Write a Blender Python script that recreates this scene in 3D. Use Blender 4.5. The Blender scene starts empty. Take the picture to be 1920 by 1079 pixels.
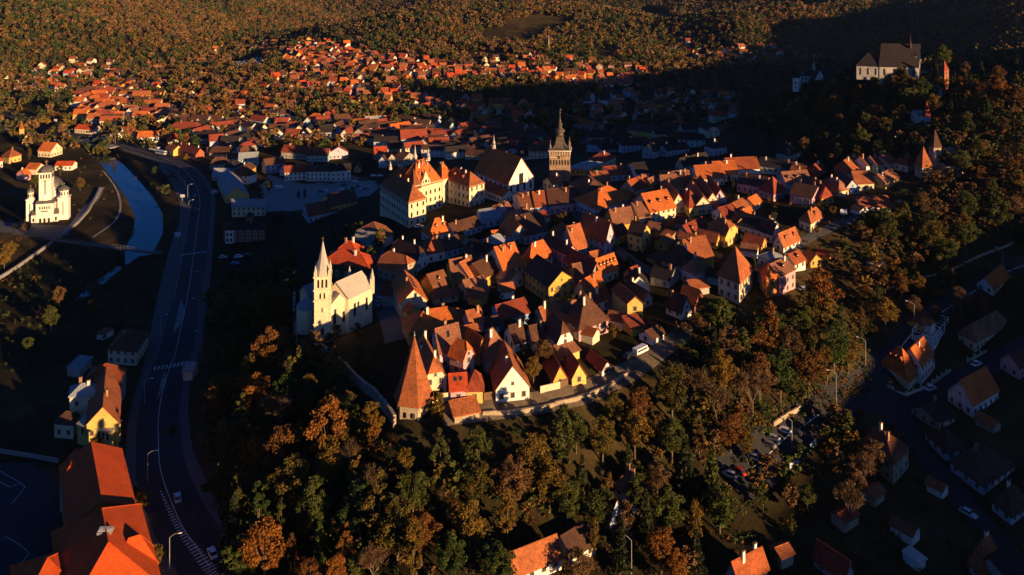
SUN_EL=8.5; SUN_AZ=132; EXPO=1.2; HAZE=0.00003
import bpy, bmesh, math, random
import numpy as np
from mathutils import Vector
random.seed(7); rng = np.random.default_rng(7)
SC = bpy.context.scene; COL = SC.collection
F = 1500.0; Y0 = -50.0; ZC = 147.0
# ---------------------------------------------------------------- camera
cd = bpy.data.cameras.new('camera'); cam = bpy.data.objects.new('camera', cd); COL.objects.link(cam)
cam.location = (0, 0, ZC); cam.rotation_euler = (math.radians(90), 0, 0)
cd.sensor_width = 36; cd.lens = 36*F/1920; cd.shift_y = -(539.5-Y0)/1920; cd.clip_start = 1; cd.clip_end = 20000
SC.camera = cam
def E(px, py, z):
    d = F*(ZC-z)/(py-Y0); return Vector(((px-960)/F*d, d, z))
def topx(p):
    return 960+F*p[0]/p[1], Y0+F*(ZC-p[2])/p[1]
TL = dict(A=(480,540),B=(480,270),C=(960,270),G=(1440,270),E=(960,540),H=(1440,540),I=(1440,810),J=(960,810),K=(0,810),L=(0,540),M=(0,270),N=(1440,0),O=(960,0),Q=(480,0),S=(0,0),T=(480,810))
def TP(t, p):
    if t is None: return p
    o = TL[t]; return (o[0]+p[0]/4, o[1]+p[1]/4)
# ---------------------------------------------------------------- terrain
CT = [ # px, py, z  (where the ground shows, and how high it lies)
(745,790,30),(900,772,30),(1060,748,30),(1200,690,31),(1300,600,32),(1400,560,33),(1500,540,33),(1600,430,36),(700,640,30),(610,640,29),(565,640,27),(800,430,29),(720,405,26),(900,400,30),(1045,345,30),(1200,330,32),(1000,500,30),(1300,400,34),(1500,380,36),(1400,310,37),(850,560,30),(1150,580,30),
(545,560,20),(500,600,15),(420,640,4),(410,560,3),(430,500,2),(640,520,26),(560,500,16),(560,450,7),(640,430,16),(700,380,16),(620,360,3),(450,420,2),(520,340,2),(700,345,3),
(640,720,24),(560,700,14),(480,720,9),(400,760,3),(700,800,26),
(350,480,2),(330,640,2),(300,800,2),(330,960,2),(400,1070,2),(312,300,3),(200,262,4),(375,390,2),
(90,415,2),(200,480,1),(100,600,1),(0,560,1),(60,760,2),(170,760,2),(100,950,2),(0,1079,2),(230,1079,2),(0,430,3),
(450,1070,5),(600,1079,9),(800,1079,13),(1000,1060,12),(1100,960,14),(1200,930,13),(1300,1030,8),(640,950,14),(800,930,20),(960,900,21),(780,850,25.5),(900,820,27),(1100,850,22),(1250,800,22),(1430,850,14),(1500,800,13),(1350,720,27),(1450,700,22),(1600,750,12),(1650,740,11),(1750,700,11),(1850,790,9),(1900,900,7),(1700,1000,6),(1500,1070,5),(1900,1070,5),(1600,900,8),(1550,630,26),
(1640,630,15),(1700,600,19),(1790,555,21),(1920,490,23),(1900,640,15),(1780,650,13),(1750,520,22),(1650,500,24),(1600,490,26),(1650,470,30),(1750,400,38),(1870,350,44),(1850,450,30),
(1530,172,58),(1660,152,74),(1760,155,76),(1880,150,78),(1500,235,42),(1600,245,51),(1740,310,47),(1850,260,57),(1375,262,33),(1450,300,37),(1640,340,41),(1440,195,18),(1700,230,57),(1640,300,45),
(900,262,2),(700,260,2),(500,280,2),(1100,262,3),(1200,232,5),(1300,200,8),(400,240,3),(300,232,4),(560,215,5),(1000,240,4),(1360,215,12),
(500,175,10),(650,190,10),(850,190,10),(560,110,22),(700,140,20),(900,140,22),(1050,130,26),(1200,150,16),(1330,150,14),(1000,175,14),(640,95,29),(600,86,31),(640,66,45),(700,46,62),(760,28,76),(850,8,92),(755,70,46),(820,60,54),(900,62,50),(1050,45,62),(1000,88,38),(1150,32,68),(1200,95,32),(1100,95,36),(860,110,30),
(0,130,8),(150,122,8),(300,118,8),(400,98,10),(480,75,9),(0,165,6),(150,180,5),(0,62,52),(0,0,98),(200,60,52),(200,0,98),(400,45,42),(450,38,36),(450,0,84),(600,0,74),(560,60,12),(650,25,40),(380,150,7),(330,180,6),(60,215,6),
(930,10,84),(1250,0,62),(1300,62,34),(1400,30,80),(1500,8,96),(1450,85,34),(1700,22,84),(1600,80,36),(1650,60,60),(1870,60,74),(1920,0,112),(1800,0,102),(1300,100,24),(1400,110,24),(1540,110,26)]
CW = []  # world polar: bearing deg, range, z
for a in (-180,-140,-100,-60): CW += [(a,60,4),(a,300,5),(a,900,20),(a,5000,120)]
CW += [(-45,170,2),(-45,320,1),(-45,700,4),(-45,1300,60),(-45,2200,130),(-30,70,3),(0,70,5),(0,120,8),(30,70,5),(30,120,6),(36,180,6),(41,150,7),(41,220,9),(45,1500,110),(45,2600,150),(180,60,4),(180,300,5),(180,900,20),(180,5000,120),(85,90,14),(140,60,20),(140,900,20)]
for a,z in ((-34,165),(-25,170),(-15,160),(-5,190),(5,180),(15,200),(25,190),(34,200)): CW += [(a,3600,z),(a,9000,z+150)]
for a,z in ((-30,118),(-20,112),(-10,110),(8,105),(20,118),(32,135)): CW += [(a,2500,z)]
for x_,y_,z_ in ((-384,1610,11),(-300,1680,12),(-200,1760,20),(-470,1600,10),(-450,2000,42),(-300,2200,62),(-120,2300,78),(-700,2000,98),(310,190,56),(240,110,30),(205,40,37),(120,20,47),(40,-80,58),(-80,-180,62),(430,250,78),(480,420,114),(540,350,138),(640,180,125),(330,20,60),(420,430,96),(480,600,95)): CW.append((math.degrees(math.atan2(x_,y_)),math.hypot(x_,y_),z_))  # last points: unseen ridge beyond the frame, raised to cast shade on the town
cp, cz = [], []
for px,py,z in CT:
    p = E(px,py,z); cp.append((math.atan2(p.x,p.y), math.log(math.hypot(p.x,p.y)))); cz.append(z)
for a,r,z in CW: cp.append((math.radians(a), math.log(r))); cz.append(z)
cp = np.array(cp); cz = np.array(cz, float)
def phi(a, b):
    d = a[:,None,:]-b[None,:,:]; return np.sqrt((d**2).sum(-1)+0.03**2)
N = len(cp); Am = np.zeros((N+3,N+3)); Am[:N,:N] = -phi(cp,cp)+np.eye(N)*0.008; Am[:N,N] = 1; Am[:N,N+1:] = cp; Am[N,:N] = 1; Am[N+1:,:N] = cp.T
sol = np.linalg.solve(Am, np.concatenate([cz, np.zeros(3)]))
TH = np.radians(np.concatenate([np.arange(-180,-44,3.0), np.arange(-44,44,0.25), np.arange(44,180.1,3.0)]))
LR = np.concatenate([np.arange(math.log(45), math.log(1200), 0.008), np.arange(math.log(1200), math.log(9000), 0.016)])
gt, gr = np.meshgrid(TH, LR, indexing='ij'); q = np.stack([gt.ravel(), gr.ravel()], -1); GZ = np.empty(len(q))
for i in range(0, len(q), 20000):
    s = q[i:i+20000]; GZ[i:i+20000] = -phi(s,cp)@sol[:N] + sol[N] + s@sol[N+1:]
X = np.exp(q[:,1])*np.sin(q[:,0]); Y = np.exp(q[:,1])*np.cos(q[:,0])
# small natural unevenness, growing with distance
rr = np.exp(q[:,1]); far = np.clip((rr-1180)/450,0,1)
GZ += far*((1-np.abs(np.sin(X*.0052+Y*.0031+.6)))*24-10+np.sin(X*.012+1)*np.sin(Y*.014)*9+np.sin(X*.031+2)*np.sin(Y*.027+1)*4)
# river channel
RIV = [(60,268),(130,274),(180,284),(212,310),(238,340),(263,372),(280,405),(277,440),(255,480),(200,520),(150,560)]
RW = [E(a,b,-1.2) for a,b in RIV]
def segdist(X, Y, pts):
    D = np.full(X.shape, 1e9)
    for a,b in zip(pts[:-1],pts[1:]):
        vx,vy = b[0]-a[0], b[1]-a[1]; t = np.clip(((X-a[0])*vx+(Y-a[1])*vy)/(vx*vx+vy*vy),0,1)
        D = np.minimum(D, np.hypot(X-a[0]-t*vx, Y-a[1]-t*vy))
    return D
D = segdist(X,Y,RW)*np.where(Y<415,2.6,1.0); s = np.clip((D-3.6)/9,0,1); s = s*s*(3-2*s); GZ = GZ*s+(-3.5)*(1-s)
GZ = GZ.reshape(gt.shape)
def terr(x, y):
    x = np.asarray(x,float); y = np.asarray(y,float)
    th = np.arctan2(x,y); lr = np.clip(np.log(np.maximum(np.hypot(x,y),45.0)), LR[0], LR[-1]-1e-6)
    i = np.clip(np.searchsorted(TH,th)-1,0,len(TH)-2); j = np.clip(np.searchsorted(LR,lr)-1,0,len(LR)-2)
    u = (th-TH[i])/(TH[i+1]-TH[i]); v = (lr-LR[j])/(LR[j+1]-LR[j])
    return GZ[i,j]*(1-u)*(1-v)+GZ[i+1,j]*u*(1-v)+GZ[i,j+1]*(1-u)*v+GZ[i+1,j+1]*u*v
def tz(x, y): return float(terr(x,y))
MARCH = np.exp(np.linspace(math.log(100), math.log(8000), 1600))
def G(px, py):
    """ground point seen at a pixel"""
    d = MARCH; x = (px-960)/F*d; z = ZC-(py-Y0)/F*d; t = terr(x,d); k = np.argmax(z < t)
    if k == 0: k = len(d)-1
    a, b = d[k-1], d[k]
    for _ in range(12):
        m = (a+b)/2; 
        if ZC-(py-Y0)/F*m < tz((px-960)/F*m, m): b = m
        else: a = m
    x = (px-960)/F*b; return Vector((x, b, tz(x,b)))
def GH(px, py, H):
    """point on the ray of a pixel that stands H above the ground (an eave)"""
    d = MARCH; x = (px-960)/F*d; z = ZC-(py-Y0)/F*d-H; t = terr(x,d); k = np.argmax(z < t)
    if k == 0: return G(px,py)
    a, b = d[k-1], d[k]
    for _ in range(12):
        m = (a+b)/2
        if ZC-(py-Y0)/F*m-H < tz((px-960)/F*m, m): b = m
        else: a = m
    x = (px-960)/F*b; return Vector((x, b, tz(x,b)))
# ---------------------------------------------------------------- object helpers
def tag(o, label=None, cat=None, group=None, kind=None):
    if label: o['label'] = label
    if cat: o['category'] = cat
    if group: o['group'] = group
    if kind: o['kind'] = kind
    return o
AUTO = []   # things whose label gets its whereabouts added at the end
def empty(name, loc, base=None, cat=None, group=None, label=None):
    o = bpy.data.objects.new(name, None); o.location = loc; o.empty_display_size = 1; COL.objects.link(o)
    tag(o, label, cat, group)
    if base: AUTO.append((o, base))
    return o
class MB:
    def __init__(s): s.v=[]; s.f=[]; s.m=[]; s.mats=[]
    def mi(s, m):
        if m not in s.mats: s.mats.append(m)
        return s.mats.index(m)
    def poly(s, pts, m):
        n=len(s.v); s.v += [tuple(p) for p in pts]; s.f.append(tuple(range(n,n+len(pts)))); s.m.append(s.mi(m))
    def hexa(s, p, m):  # 4 bottom + 4 top
        n=len(s.v); s.v += [tuple(q) for q in p]; k=s.mi(m)
        for f in ((3,2,1,0),(4,5,6,7),(0,1,5,4),(1,2,6,5),(2,3,7,6),(3,0,4,7)): s.f.append(tuple(n+i for i in f)); s.m.append(k)
    def box(s, c, sz, m, a=0.0):
        ca,sa=math.cos(a),math.sin(a); p=[]
        for z in (-.5,.5):
            for x,y in ((-.5,-.5),(.5,-.5),(.5,.5),(-.5,.5)):
                X_,Y_=x*sz[0],y*sz[1]; p.append((c[0]+X_*ca-Y_*sa,c[1]+X_*sa+Y_*ca,c[2]+z*sz[2]))
        s.hexa(p,m)
    def tube(s, a, b, r0, r1, m, n=6, cap=True):
        a=Vector(a);b=Vector(b);d=(b-a).normalized(); u=d.orthogonal().normalized(); w=d.cross(u); k=s.mi(m); o=len(s.v)
        for p,r in ((a,r0),(b,r1)):
            for i in range(n):
                t=2*math.pi*i/n; s.v.append(tuple(p+u*math.cos(t)*r+w*math.sin(t)*r))
        for i in range(n):
            j=(i+1)%n; s.f.append((o+i,o+j,o+n+j,o+n+i)); s.m.append(k)
        if cap: s.f.append(tuple(o+n+i for i in range(n))); s.m.append(k)
    def lathe(s, c, prof, n, m, a=0.0, sx=1.0, sy=1.0):
        """profile of (radius, height)"""
        k=s.mi(m); o=len(s.v)
        for r,z in prof:
            for i in range(n):
                t=2*math.pi*i/n; x,y=math.cos(t)*r*sx,math.sin(t)*r*sy
                s.v.append((c[0]+x*math.cos(a)-y*math.sin(a),c[1]+x*math.sin(a)+y*math.cos(a),c[2]+z))
        for q_ in range(len(prof)-1):
            for i in range(n):
                j=(i+1)%n; s.f.append((o+q_*n+i,o+q_*n+j,o+(q_+1)*n+j,o+(q_+1)*n+i)); s.m.append(k)
        s.f.append(tuple(o+(len(prof)-1)*n+i for i in range(n))); s.m.append(k)
    def slab(s, faces, th, m):
        """roof skin with a thickness: faces share exact corner tuples"""
        k=s.mi(m); idx={}; o=len(s.v); pts=[]
        F_=[]
        for f in faces:
            g=[]
            for p in f:
                key=tuple(round(c,3) for c in p)
                if key not in idx: idx[key]=len(pts); pts.append(key)
                if not g or g[-1]!=idx[key]: g.append(idx[key])
            if g[0]==g[-1]: g=g[:-1]
            if len(g)>2: F_.append(g)
        n=len(pts); s.v += pts + [(p[0],p[1],p[2]-th) for p in pts]; ed={}
        for g in F_:
            s.f.append(tuple(o+i for i in g)); s.m.append(k); s.f.append(tuple(o+n+i for i in reversed(g))); s.m.append(k)
            for a,b in zip(g,g[1:]+g[:1]): ed[(a,b)]=1
        for a,b in ed:
            if (b,a) not in ed: s.f.append((o+b,o+a,o+n+a,o+n+b)); s.m.append(k)
    def build(s, name, parent=None, loc=(0,0,0), rz=0, smooth=False):
        me=bpy.data.meshes.new(name); me.from_pydata(s.v,[],s.f)
        for m in s.mats: me.materials.append(m)
        me.polygons.foreach_set('material_index', s.m)
        if smooth: me.polygons.foreach_set('use_smooth',[True]*len(s.f))
        me.update(); return link(name, me, parent, loc, rz)
def link(name, me, parent=None, loc=(0,0,0), rz=0):
    o=bpy.data.objects.new(name, me); o.location=loc; o.rotation_euler=(0,0,rz); COL.objects.link(o)
    if parent: o.parent=parent
    return o
def copy_tree(o, parent=None):
    c=o.copy(); COL.objects.link(c); c.parent=parent
    for ch in list(o.children): copy_tree(ch, c)
    return c
# ---------------------------------------------------------------- materials
def newmat(name):
    m=bpy.data.materials.new(name); m.use_nodes=True; nt=m.node_tree; b=nt.nodes['Principled BSDF']; return m,nt,b
def nz(nt, scale, detail=4, coord='Object', rough=.6):
    tc=nt.nodes.new('ShaderNodeTexCoord'); n=nt.nodes.new('ShaderNodeTexNoise'); n.inputs['Scale'].default_value=scale; n.inputs['Detail'].default_value=detail; n.inputs['Roughness'].default_value=rough
    nt.links.new(tc.outputs[coord], n.inputs['Vector']); return n
def ramp(nt, fac, stops):
    r=nt.nodes.new('ShaderNodeValToRGB'); nt.links.new(fac, r.inputs[0]); e=r.color_ramp.elements
    while len(e)<len(stops): e.new(.5)
    for x,(p,c) in zip(e,stops): x.position=p; x.color=(*c,1)
    return r
def mix(nt, a, b, fac, mode='MIX'):
    m=nt.nodes.new('ShaderNodeMix'); m.data_type='RGBA'; m.blend_type=mode
    for s_,v in ((0,fac),(6,a),(7,b)):
        if hasattr(v,'links'): nt.links.new(v, m.inputs[s_])
        else: m.inputs[s_].default_value = v if s_==0 else (*v,1)
    return m.outputs[2]
def sc(c,k): return tuple(min(1,max(0,x*k)) for x in c)
def bump(nt,b,h,st=.4,dist=.1):
    bp=nt.nodes.new('ShaderNodeBump'); bp.inputs['Strength'].default_value=st; bp.inputs['Distance'].default_value=dist; nt.links.new(h,bp.inputs['Height']); nt.links.new(bp.outputs[0],b.inputs['Normal'])
def mat_wall(name, c, dirt=.5):
    m,nt,b=newmat(name); n1=nz(nt,.35,6); n2=nz(nt,2.5,4)
    r=ramp(nt,n1.outputs[0],[(.3,sc(c,1-.45*dirt)),(.6,c),(.8,sc(c,1.08))]); r2=ramp(nt,n2.outputs[0],[(.35,(.7,.66,.62)),(.6,(1,1,1))])
    nt.links.new(mix(nt,r.outputs[0],r2.outputs[0],.7,'MULTIPLY'),b.inputs['Base Color']); b.inputs['Roughness'].default_value=.9; b.inputs['Specular IOR Level'].default_value=.2; return m
def mat_tile(name, c, var=1.0):
    m,nt,b=newmat(name); n1=nz(nt,.22,5); n2=nz(nt,1.3,6,rough=.8); n3=nz(nt,4.5,3,rough=.8)
    oi=nt.nodes.new('ShaderNodeObjectInfo')
    r=ramp(nt,n1.outputs[0],[(.28,sc(c,1-.4*var)),(.5,c),(.75,(min(1,c[0]*1.2),c[1]*1.12,c[2]*1.05))])
    r2=ramp(nt,n2.outputs[0],[(.36,(.34,.30,.28)),(.5,(.85,.84,.83)),(.66,(1.0,1.0,1.0))])
    r3=ramp(nt,n3.outputs[0],[(.4,(.38,.35,.33)),(.58,(1,1,1))])
    x=mix(nt,r.outputs[0],r2.outputs[0],.8*var,'MULTIPLY'); x=mix(nt,x,r3.outputs[0],.75*var,'MULTIPLY')
    rr_=ramp(nt,oi.outputs['Random'],[(0,(.75,.74,.74)),(1,(1,1,1))]); x=mix(nt,x,rr_.outputs[0],1.0,'MULTIPLY')
    nt.links.new(x,b.inputs['Base Color']); b.inputs['Roughness'].default_value=.85; b.inputs['Specular IOR Level'].default_value=.25
    tc=nt.nodes.new('ShaderNodeTexCoord'); w=nt.nodes.new('ShaderNodeTexWave'); w.bands_direction='Z'; w.inputs['Scale'].default_value=1.6; w.inputs['Distortion'].default_value=.8; nt.links.new(tc.outputs['Object'],w.inputs['Vector'])
    ad=nt.nodes.new('ShaderNodeMath'); ad.operation='ADD'; nt.links.new(w.outputs['Fac'],ad.inputs[0]); nt.links.new(n3.outputs[0],ad.inputs[1]); bump(nt,b,ad.outputs[0],.5,.12); return m
def mat_plain(name, c, rough=.6, metal=0, var=.15, spec=.4):
    m,nt,b=newmat(name); n=nz(nt,1.2,4); r=ramp(nt,n.outputs[0],[(.3,sc(c,1-var)),(.7,sc(c,1+var))]); nt.links.new(r.outputs[0],b.inputs['Base Color'])
    b.inputs['Roughness'].default_value=rough; b.inputs['Metallic'].default_value=metal; b.inputs['Specular IOR Level'].default_value=spec; return m
def mat_leaf(name, c1, c2, clump=.35):
    m,nt,b=newmat(name); n=nz(nt,clump,3); n2=nz(nt,2.2,2); oi=nt.nodes.new('ShaderNodeObjectInfo')
    r=ramp(nt,n.outputs[0],[(.38,c1),(.62,c2)]); r2=ramp(nt,n2.outputs[0],[(.3,(.45,.45,.45)),(.65,(1,1,1))]); x=mix(nt,r.outputs[0],r2.outputs[0],.9,'MULTIPLY')
    r3=ramp(nt,oi.outputs['Random'],[(0,(.6,.62,.6)),(.5,(.9,.9,.9)),(1,(1.0,.92,.85))]); x=mix(nt,x,r3.outputs[0],1.0,'MULTIPLY')
    nt.links.new(x,b.inputs['Base Color']); b.inputs['Roughness'].default_value=.8; b.inputs['Specular IOR Level'].default_value=.15; return m
WALLC=dict(cream=(.68,.60,.42),white=(.80,.77,.70),yellow=(.66,.47,.14),ochre=(.62,.36,.07),pink=(.60,.34,.38),blue=(.17,.33,.58),paleblue=(.42,.52,.64),green=(.34,.46,.36),darkgreen=(.05,.07,.035),teal=(.36,.52,.52),grey=(.40,.39,.37),lilac=(.52,.47,.58),stone=(.42,.35,.25),red=(.50,.12,.05),redbrick=(.34,.13,.07),orange=(.62,.22,.05))
ROOFC=dict(brown=(.55,.175,.065),orange=(.80,.215,.048),red=(.72,.11,.03),redbrown=(.42,.09,.045),dark=(.13,.065,.045),black=(.045,.035,.035),metal=(.30,.34,.40),pale=(.52,.50,.46),school=(.70,.105,.016))
WALLN=dict(cream='cream',white='white',yellow='yellow',ochre='ochre yellow',pink='pink',blue='blue',paleblue='pale blue',green='green',darkgreen='dark green',teal='teal',grey='grey',lilac='lilac',stone='stone',red='red',redbrick='brick',orange='orange')
ROOFN=dict(brown='brown tiled roof',orange='orange tiled roof',red='bright red roof',redbrown='dull red roof',dark='dark brown roof',black='blackish roof',metal='grey metal roof',pale='pale metal roof',school='vivid orange roof')
MW={k:mat_wall('plaster_'+k,c,1.0 if k in('stone','grey') else .5) for k,c in WALLC.items()}
MR={k:(mat_tile('tiles_'+k,c,.25 if k in('metal','pale') else .55 if k=='school' else 1) ) for k,c in ROOFC.items()}
BROWNS=[MR['brown'],MR['brown'],mat_tile('tiles_umber',(.33,.125,.06)),mat_tile('tiles_clay',(.46,.20,.11),1.1),mat_tile('tiles_rust',(.50,.13,.045))]; DARKS=[MR['dark'],mat_tile('tiles_sooty',(.17,.075,.045))]
def roofmat(r): return random.choice(BROWNS) if r=='brown' else random.choice(DARKS) if r=='dark' else MR[r]
WHITE=mat_plain('white_paint',(.78,.76,.7)); FRAME=mat_plain('window_frame_paint',(.34,.28,.21)); BRICK=mat_wall('chimney_brick',(.42,.24,.14),1)
GLASS=mat_plain('dark_window_glass',(.02,.023,.03),.12,0,.1,.6); DARK=mat_plain('dark_opening',(.012,.011,.01),.9); WOOD=mat_plain('brown_wood',(.13,.07,.035),.8); BARK=mat_plain('bark',(.12,.09,.065),.95,0,.4,.1)
NAVY=0; STEEL=mat_plain('grey_steel',(.30,.31,.32),.5,.3); GOLD=mat_plain('gilded_metal',(.7,.45,.12),.35,.8); DOME=mat_plain('dark_dome_metal',(.10,.095,.085),.5,.2); TSTONE=mat_wall('brown_tower_stone',(.36,.25,.165),1); SLATEG=mat_plain('glazed_green_tiles',(.085,.065,.04),.4,0,.7,.5)
ASPH=mat_plain('asphalt',(.022,.022,.026),.85,0,.45,.3); PAVE=mat_plain('paving',(.085,.083,.085),.9,0,.2,.2); GRAV=mat_plain('pale_gravel',(.25,.24,.235),.95,0,.2,.1); DIRT=mat_wall('dirt_lane',(.17,.13,.09),1); PAINT=mat_plain('road_paint',(.42,.42,.43),.85,0,.5)
BLUEP=mat_plain('dark_blue_panel',(.02,.03,.09),.15,0,.1,.7)
# ---------------------------------------------------------------- buildings
_win={}
def win_mesh(w=1.05, h=1.45, arch=False, frame=None, thick=.09):
    key=(w,h,arch,frame.name if frame else None)
    if key in _win: return _win[key]
    fr=frame or FRAME; b=MB()
    if arch:
        b.hexa([(-w/2,-.05,0),(w/2,-.05,0),(w/2,.05,0),(-w/2,.05,0),(-w/2,-.05,h-w/2),(w/2,-.05,h-w/2),(w/2,.05,h-w/2),(-w/2,.05,h-w/2)],GLASS)
        b.poly([(math.cos(t)*w/2,-.06,h-w/2+math.sin(t)*w/2) for t in [math.pi*i/8 for i in range(9)]],GLASS)
        b.box((0,-.09,-.08),(w+.3,.14,.16),fr)
    else:
        b.box((0,0,h/2),(w,.10,h),GLASS)
        for x in (-w/2,w/2): b.box((x,-.02,h/2),(.12,.16,h+.12),fr)
        b.box((0,-.02,h),(w+.2,.16,.13),fr); b.box((0,-.05,0),(w+.34,.24,.12),fr); b.box((0,-.02,h/2),(.06,.13,h-.12),fr)
    me=bpy.data.meshes.new('window'); me.from_pydata(b.v,[],b.f)
    for m in b.mats: me.materials.append(m)
    me.polygons.foreach_set('material_index', b.m); _win[key]=me; return me
def windows(root, a, b_, z0, H, rows=None, sp=2.7, w=1.05, h=1.45, arch=False, first=.95, frame=None, nmax=40, name='window', skip=0.0, pitch=2.9):
    """windows along the wall from a to b_ (outward side to the right of a->b_ seen from above when negative...)"""
    a=Vector((a[0],a[1],0)); b_=Vector((b_[0],b_[1],0)); L=(b_-a).length
    if L<1.8: return
    t=(b_-a)/L; nrm=Vector((t.y,-t.x,0)); rz=math.atan2(nrm.x,-nrm.y)*1.0
    rz=math.atan2(t.y,t.x); rows=rows if rows is not None else max(1,int((H+.3)//2.7)); n=max(1,min(nmax,int((L-.6)//sp)))
    if H<2.2: return
    me=win_mesh(w,h,arch,frame)
    for r in range(rows):
        z=z0+first+pitch*r
        if z+h>z0+H-.05 : z=z0+H-.15-h
        for i in range(n):
            if random.random()<skip: continue
            p=a+t*(L*(i+.5)/n)+nrm*.03
            link(name, me, root, (p.x-root.location.x,p.y-root.location.y,z-root.location.z), rz)
def fixskew(K,L,R,lo=72):
    a=L-K; b=R-K; an=math.atan2(a.y,a.x)-math.atan2(b.y,b.x); an=(an+math.pi)%(2*math.pi)-math.pi
    s=1 if an>0 else -1; A=math.degrees(abs(an)); T=min(max(A,lo),180-lo)
    if abs(T-A)>.1:
        d=math.radians(T-A)*s
        if a.length<b.length: L=K+Vector((a.x*math.cos(d)-a.y*math.sin(d),a.x*math.sin(d)+a.y*math.cos(d),0))
        else: d=-d; R=K+Vector((b.x*math.cos(d)-b.y*math.sin(d),b.x*math.sin(d)+b.y*math.cos(d),0))
    return K,L,R
def corners(t, K, L, R, z):
    """K,L,R eave corners at height z; L or R may be a depth in metres"""
    k=E(*TP(t,K),z)
    if not isinstance(L,tuple):
        r=E(*TP(t,R),z); d=r-k; n=Vector((-d.y,d.x,0)).normalized(); l=k+n*L
    elif not isinstance(R,tuple):
        l=E(*TP(t,L),z); d=l-k; n=Vector((d.y,-d.x,0)).normalized(); r=k+n*R
    else: l=E(*TP(t,L),z); r=E(*TP(t,R),z)
    return fixskew(k,l,r)
def roof_pts(K,L,R,ax,typ,rise,eo=.45,hf=.5):
    """K,L,R -> function P(u,v,h) and the list of faces; U runs along the ridge"""
    if ax=='R': U=R-K; V=L-K
    else: U=L-K; V=R-K
    Lu,W=U.length,V.length; du,dv=eo/Lu,eo/W
    def P(u,v,h=None):
        if h is None: h=rise*(1-abs(v-.5)/.5)
        p=K+U*u+V*v; return (p.x,p.y,K.z+h+.12)
    if typ=='s':   # one slope rising away from the front
        return P,[[P(-du,-dv,-rise*dv),P(1+du,-dv,-rise*dv),P(1+du,1,rise),P(-du,1,rise)]],[(P(0,1,rise),P(1,1,rise))],U,V
    if typ=='f':
        return P,[[P(-du,-dv,0),P(1+du,-dv,0),P(1+du,1+dv,0),P(-du,1+dv,0)]],[],U,V
    if typ=='g': t=0; e=hf_=1
    if typ=='h': hf_=0; t=min(.5,.5*W/Lu)
    if typ=='p': hf_=0; t=.5
    if typ=='x': hf_=hf; t=min(.45,(1-hf)*.5*W/Lu)
    if typ=='g':
        r0,r1=P(-du,.5),P(1+du,.5)
        A=[P(-du,-dv,-rise*dv*2),P(1+du,-dv,-rise*dv*2),r1,r0]; B=[r0,r1,P(1+du,1+dv,-rise*dv*2),P(-du,1+dv,-rise*dv*2)]
        return P,[A,B],[(r0,r1)],U,V
    r0,r1=P(t,.5),P(1-t,.5); e0=-rise*dv*2*(1 if typ!='x' else 1)
    c00,c10,c11,c01=P(-du,-dv,e0),P(1+du,-dv,e0),P(1+du,1+dv,e0),P(-du,1+dv,e0)
    if typ in 'hp':
        fs=[[c00,c10,r1,r0],[r0,r1,c11,c01],[c00,r0,c01],[c10,c11,r1]]
        return P,fs,[(r0,r1),(c00,r0),(c01,r0),(c10,r1),(c11,r1)],U,V
    a0,a1=P(-du,.5*hf_),P(-du,1-.5*hf_); b0,b1=P(1+du,.5*hf_),P(1+du,1-.5*hf_)
    fs=[[c00,c10,b0,r1,r0,a0],[c01,a1,r0,r1,b1,c11],[a0,r0,a1],[b0,b1,r1]]
    return P,fs,[(r0,r1),(a0,r0),(a1,r0),(b0,r1),(b1,r1)],U,V
DIMS=[]
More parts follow.
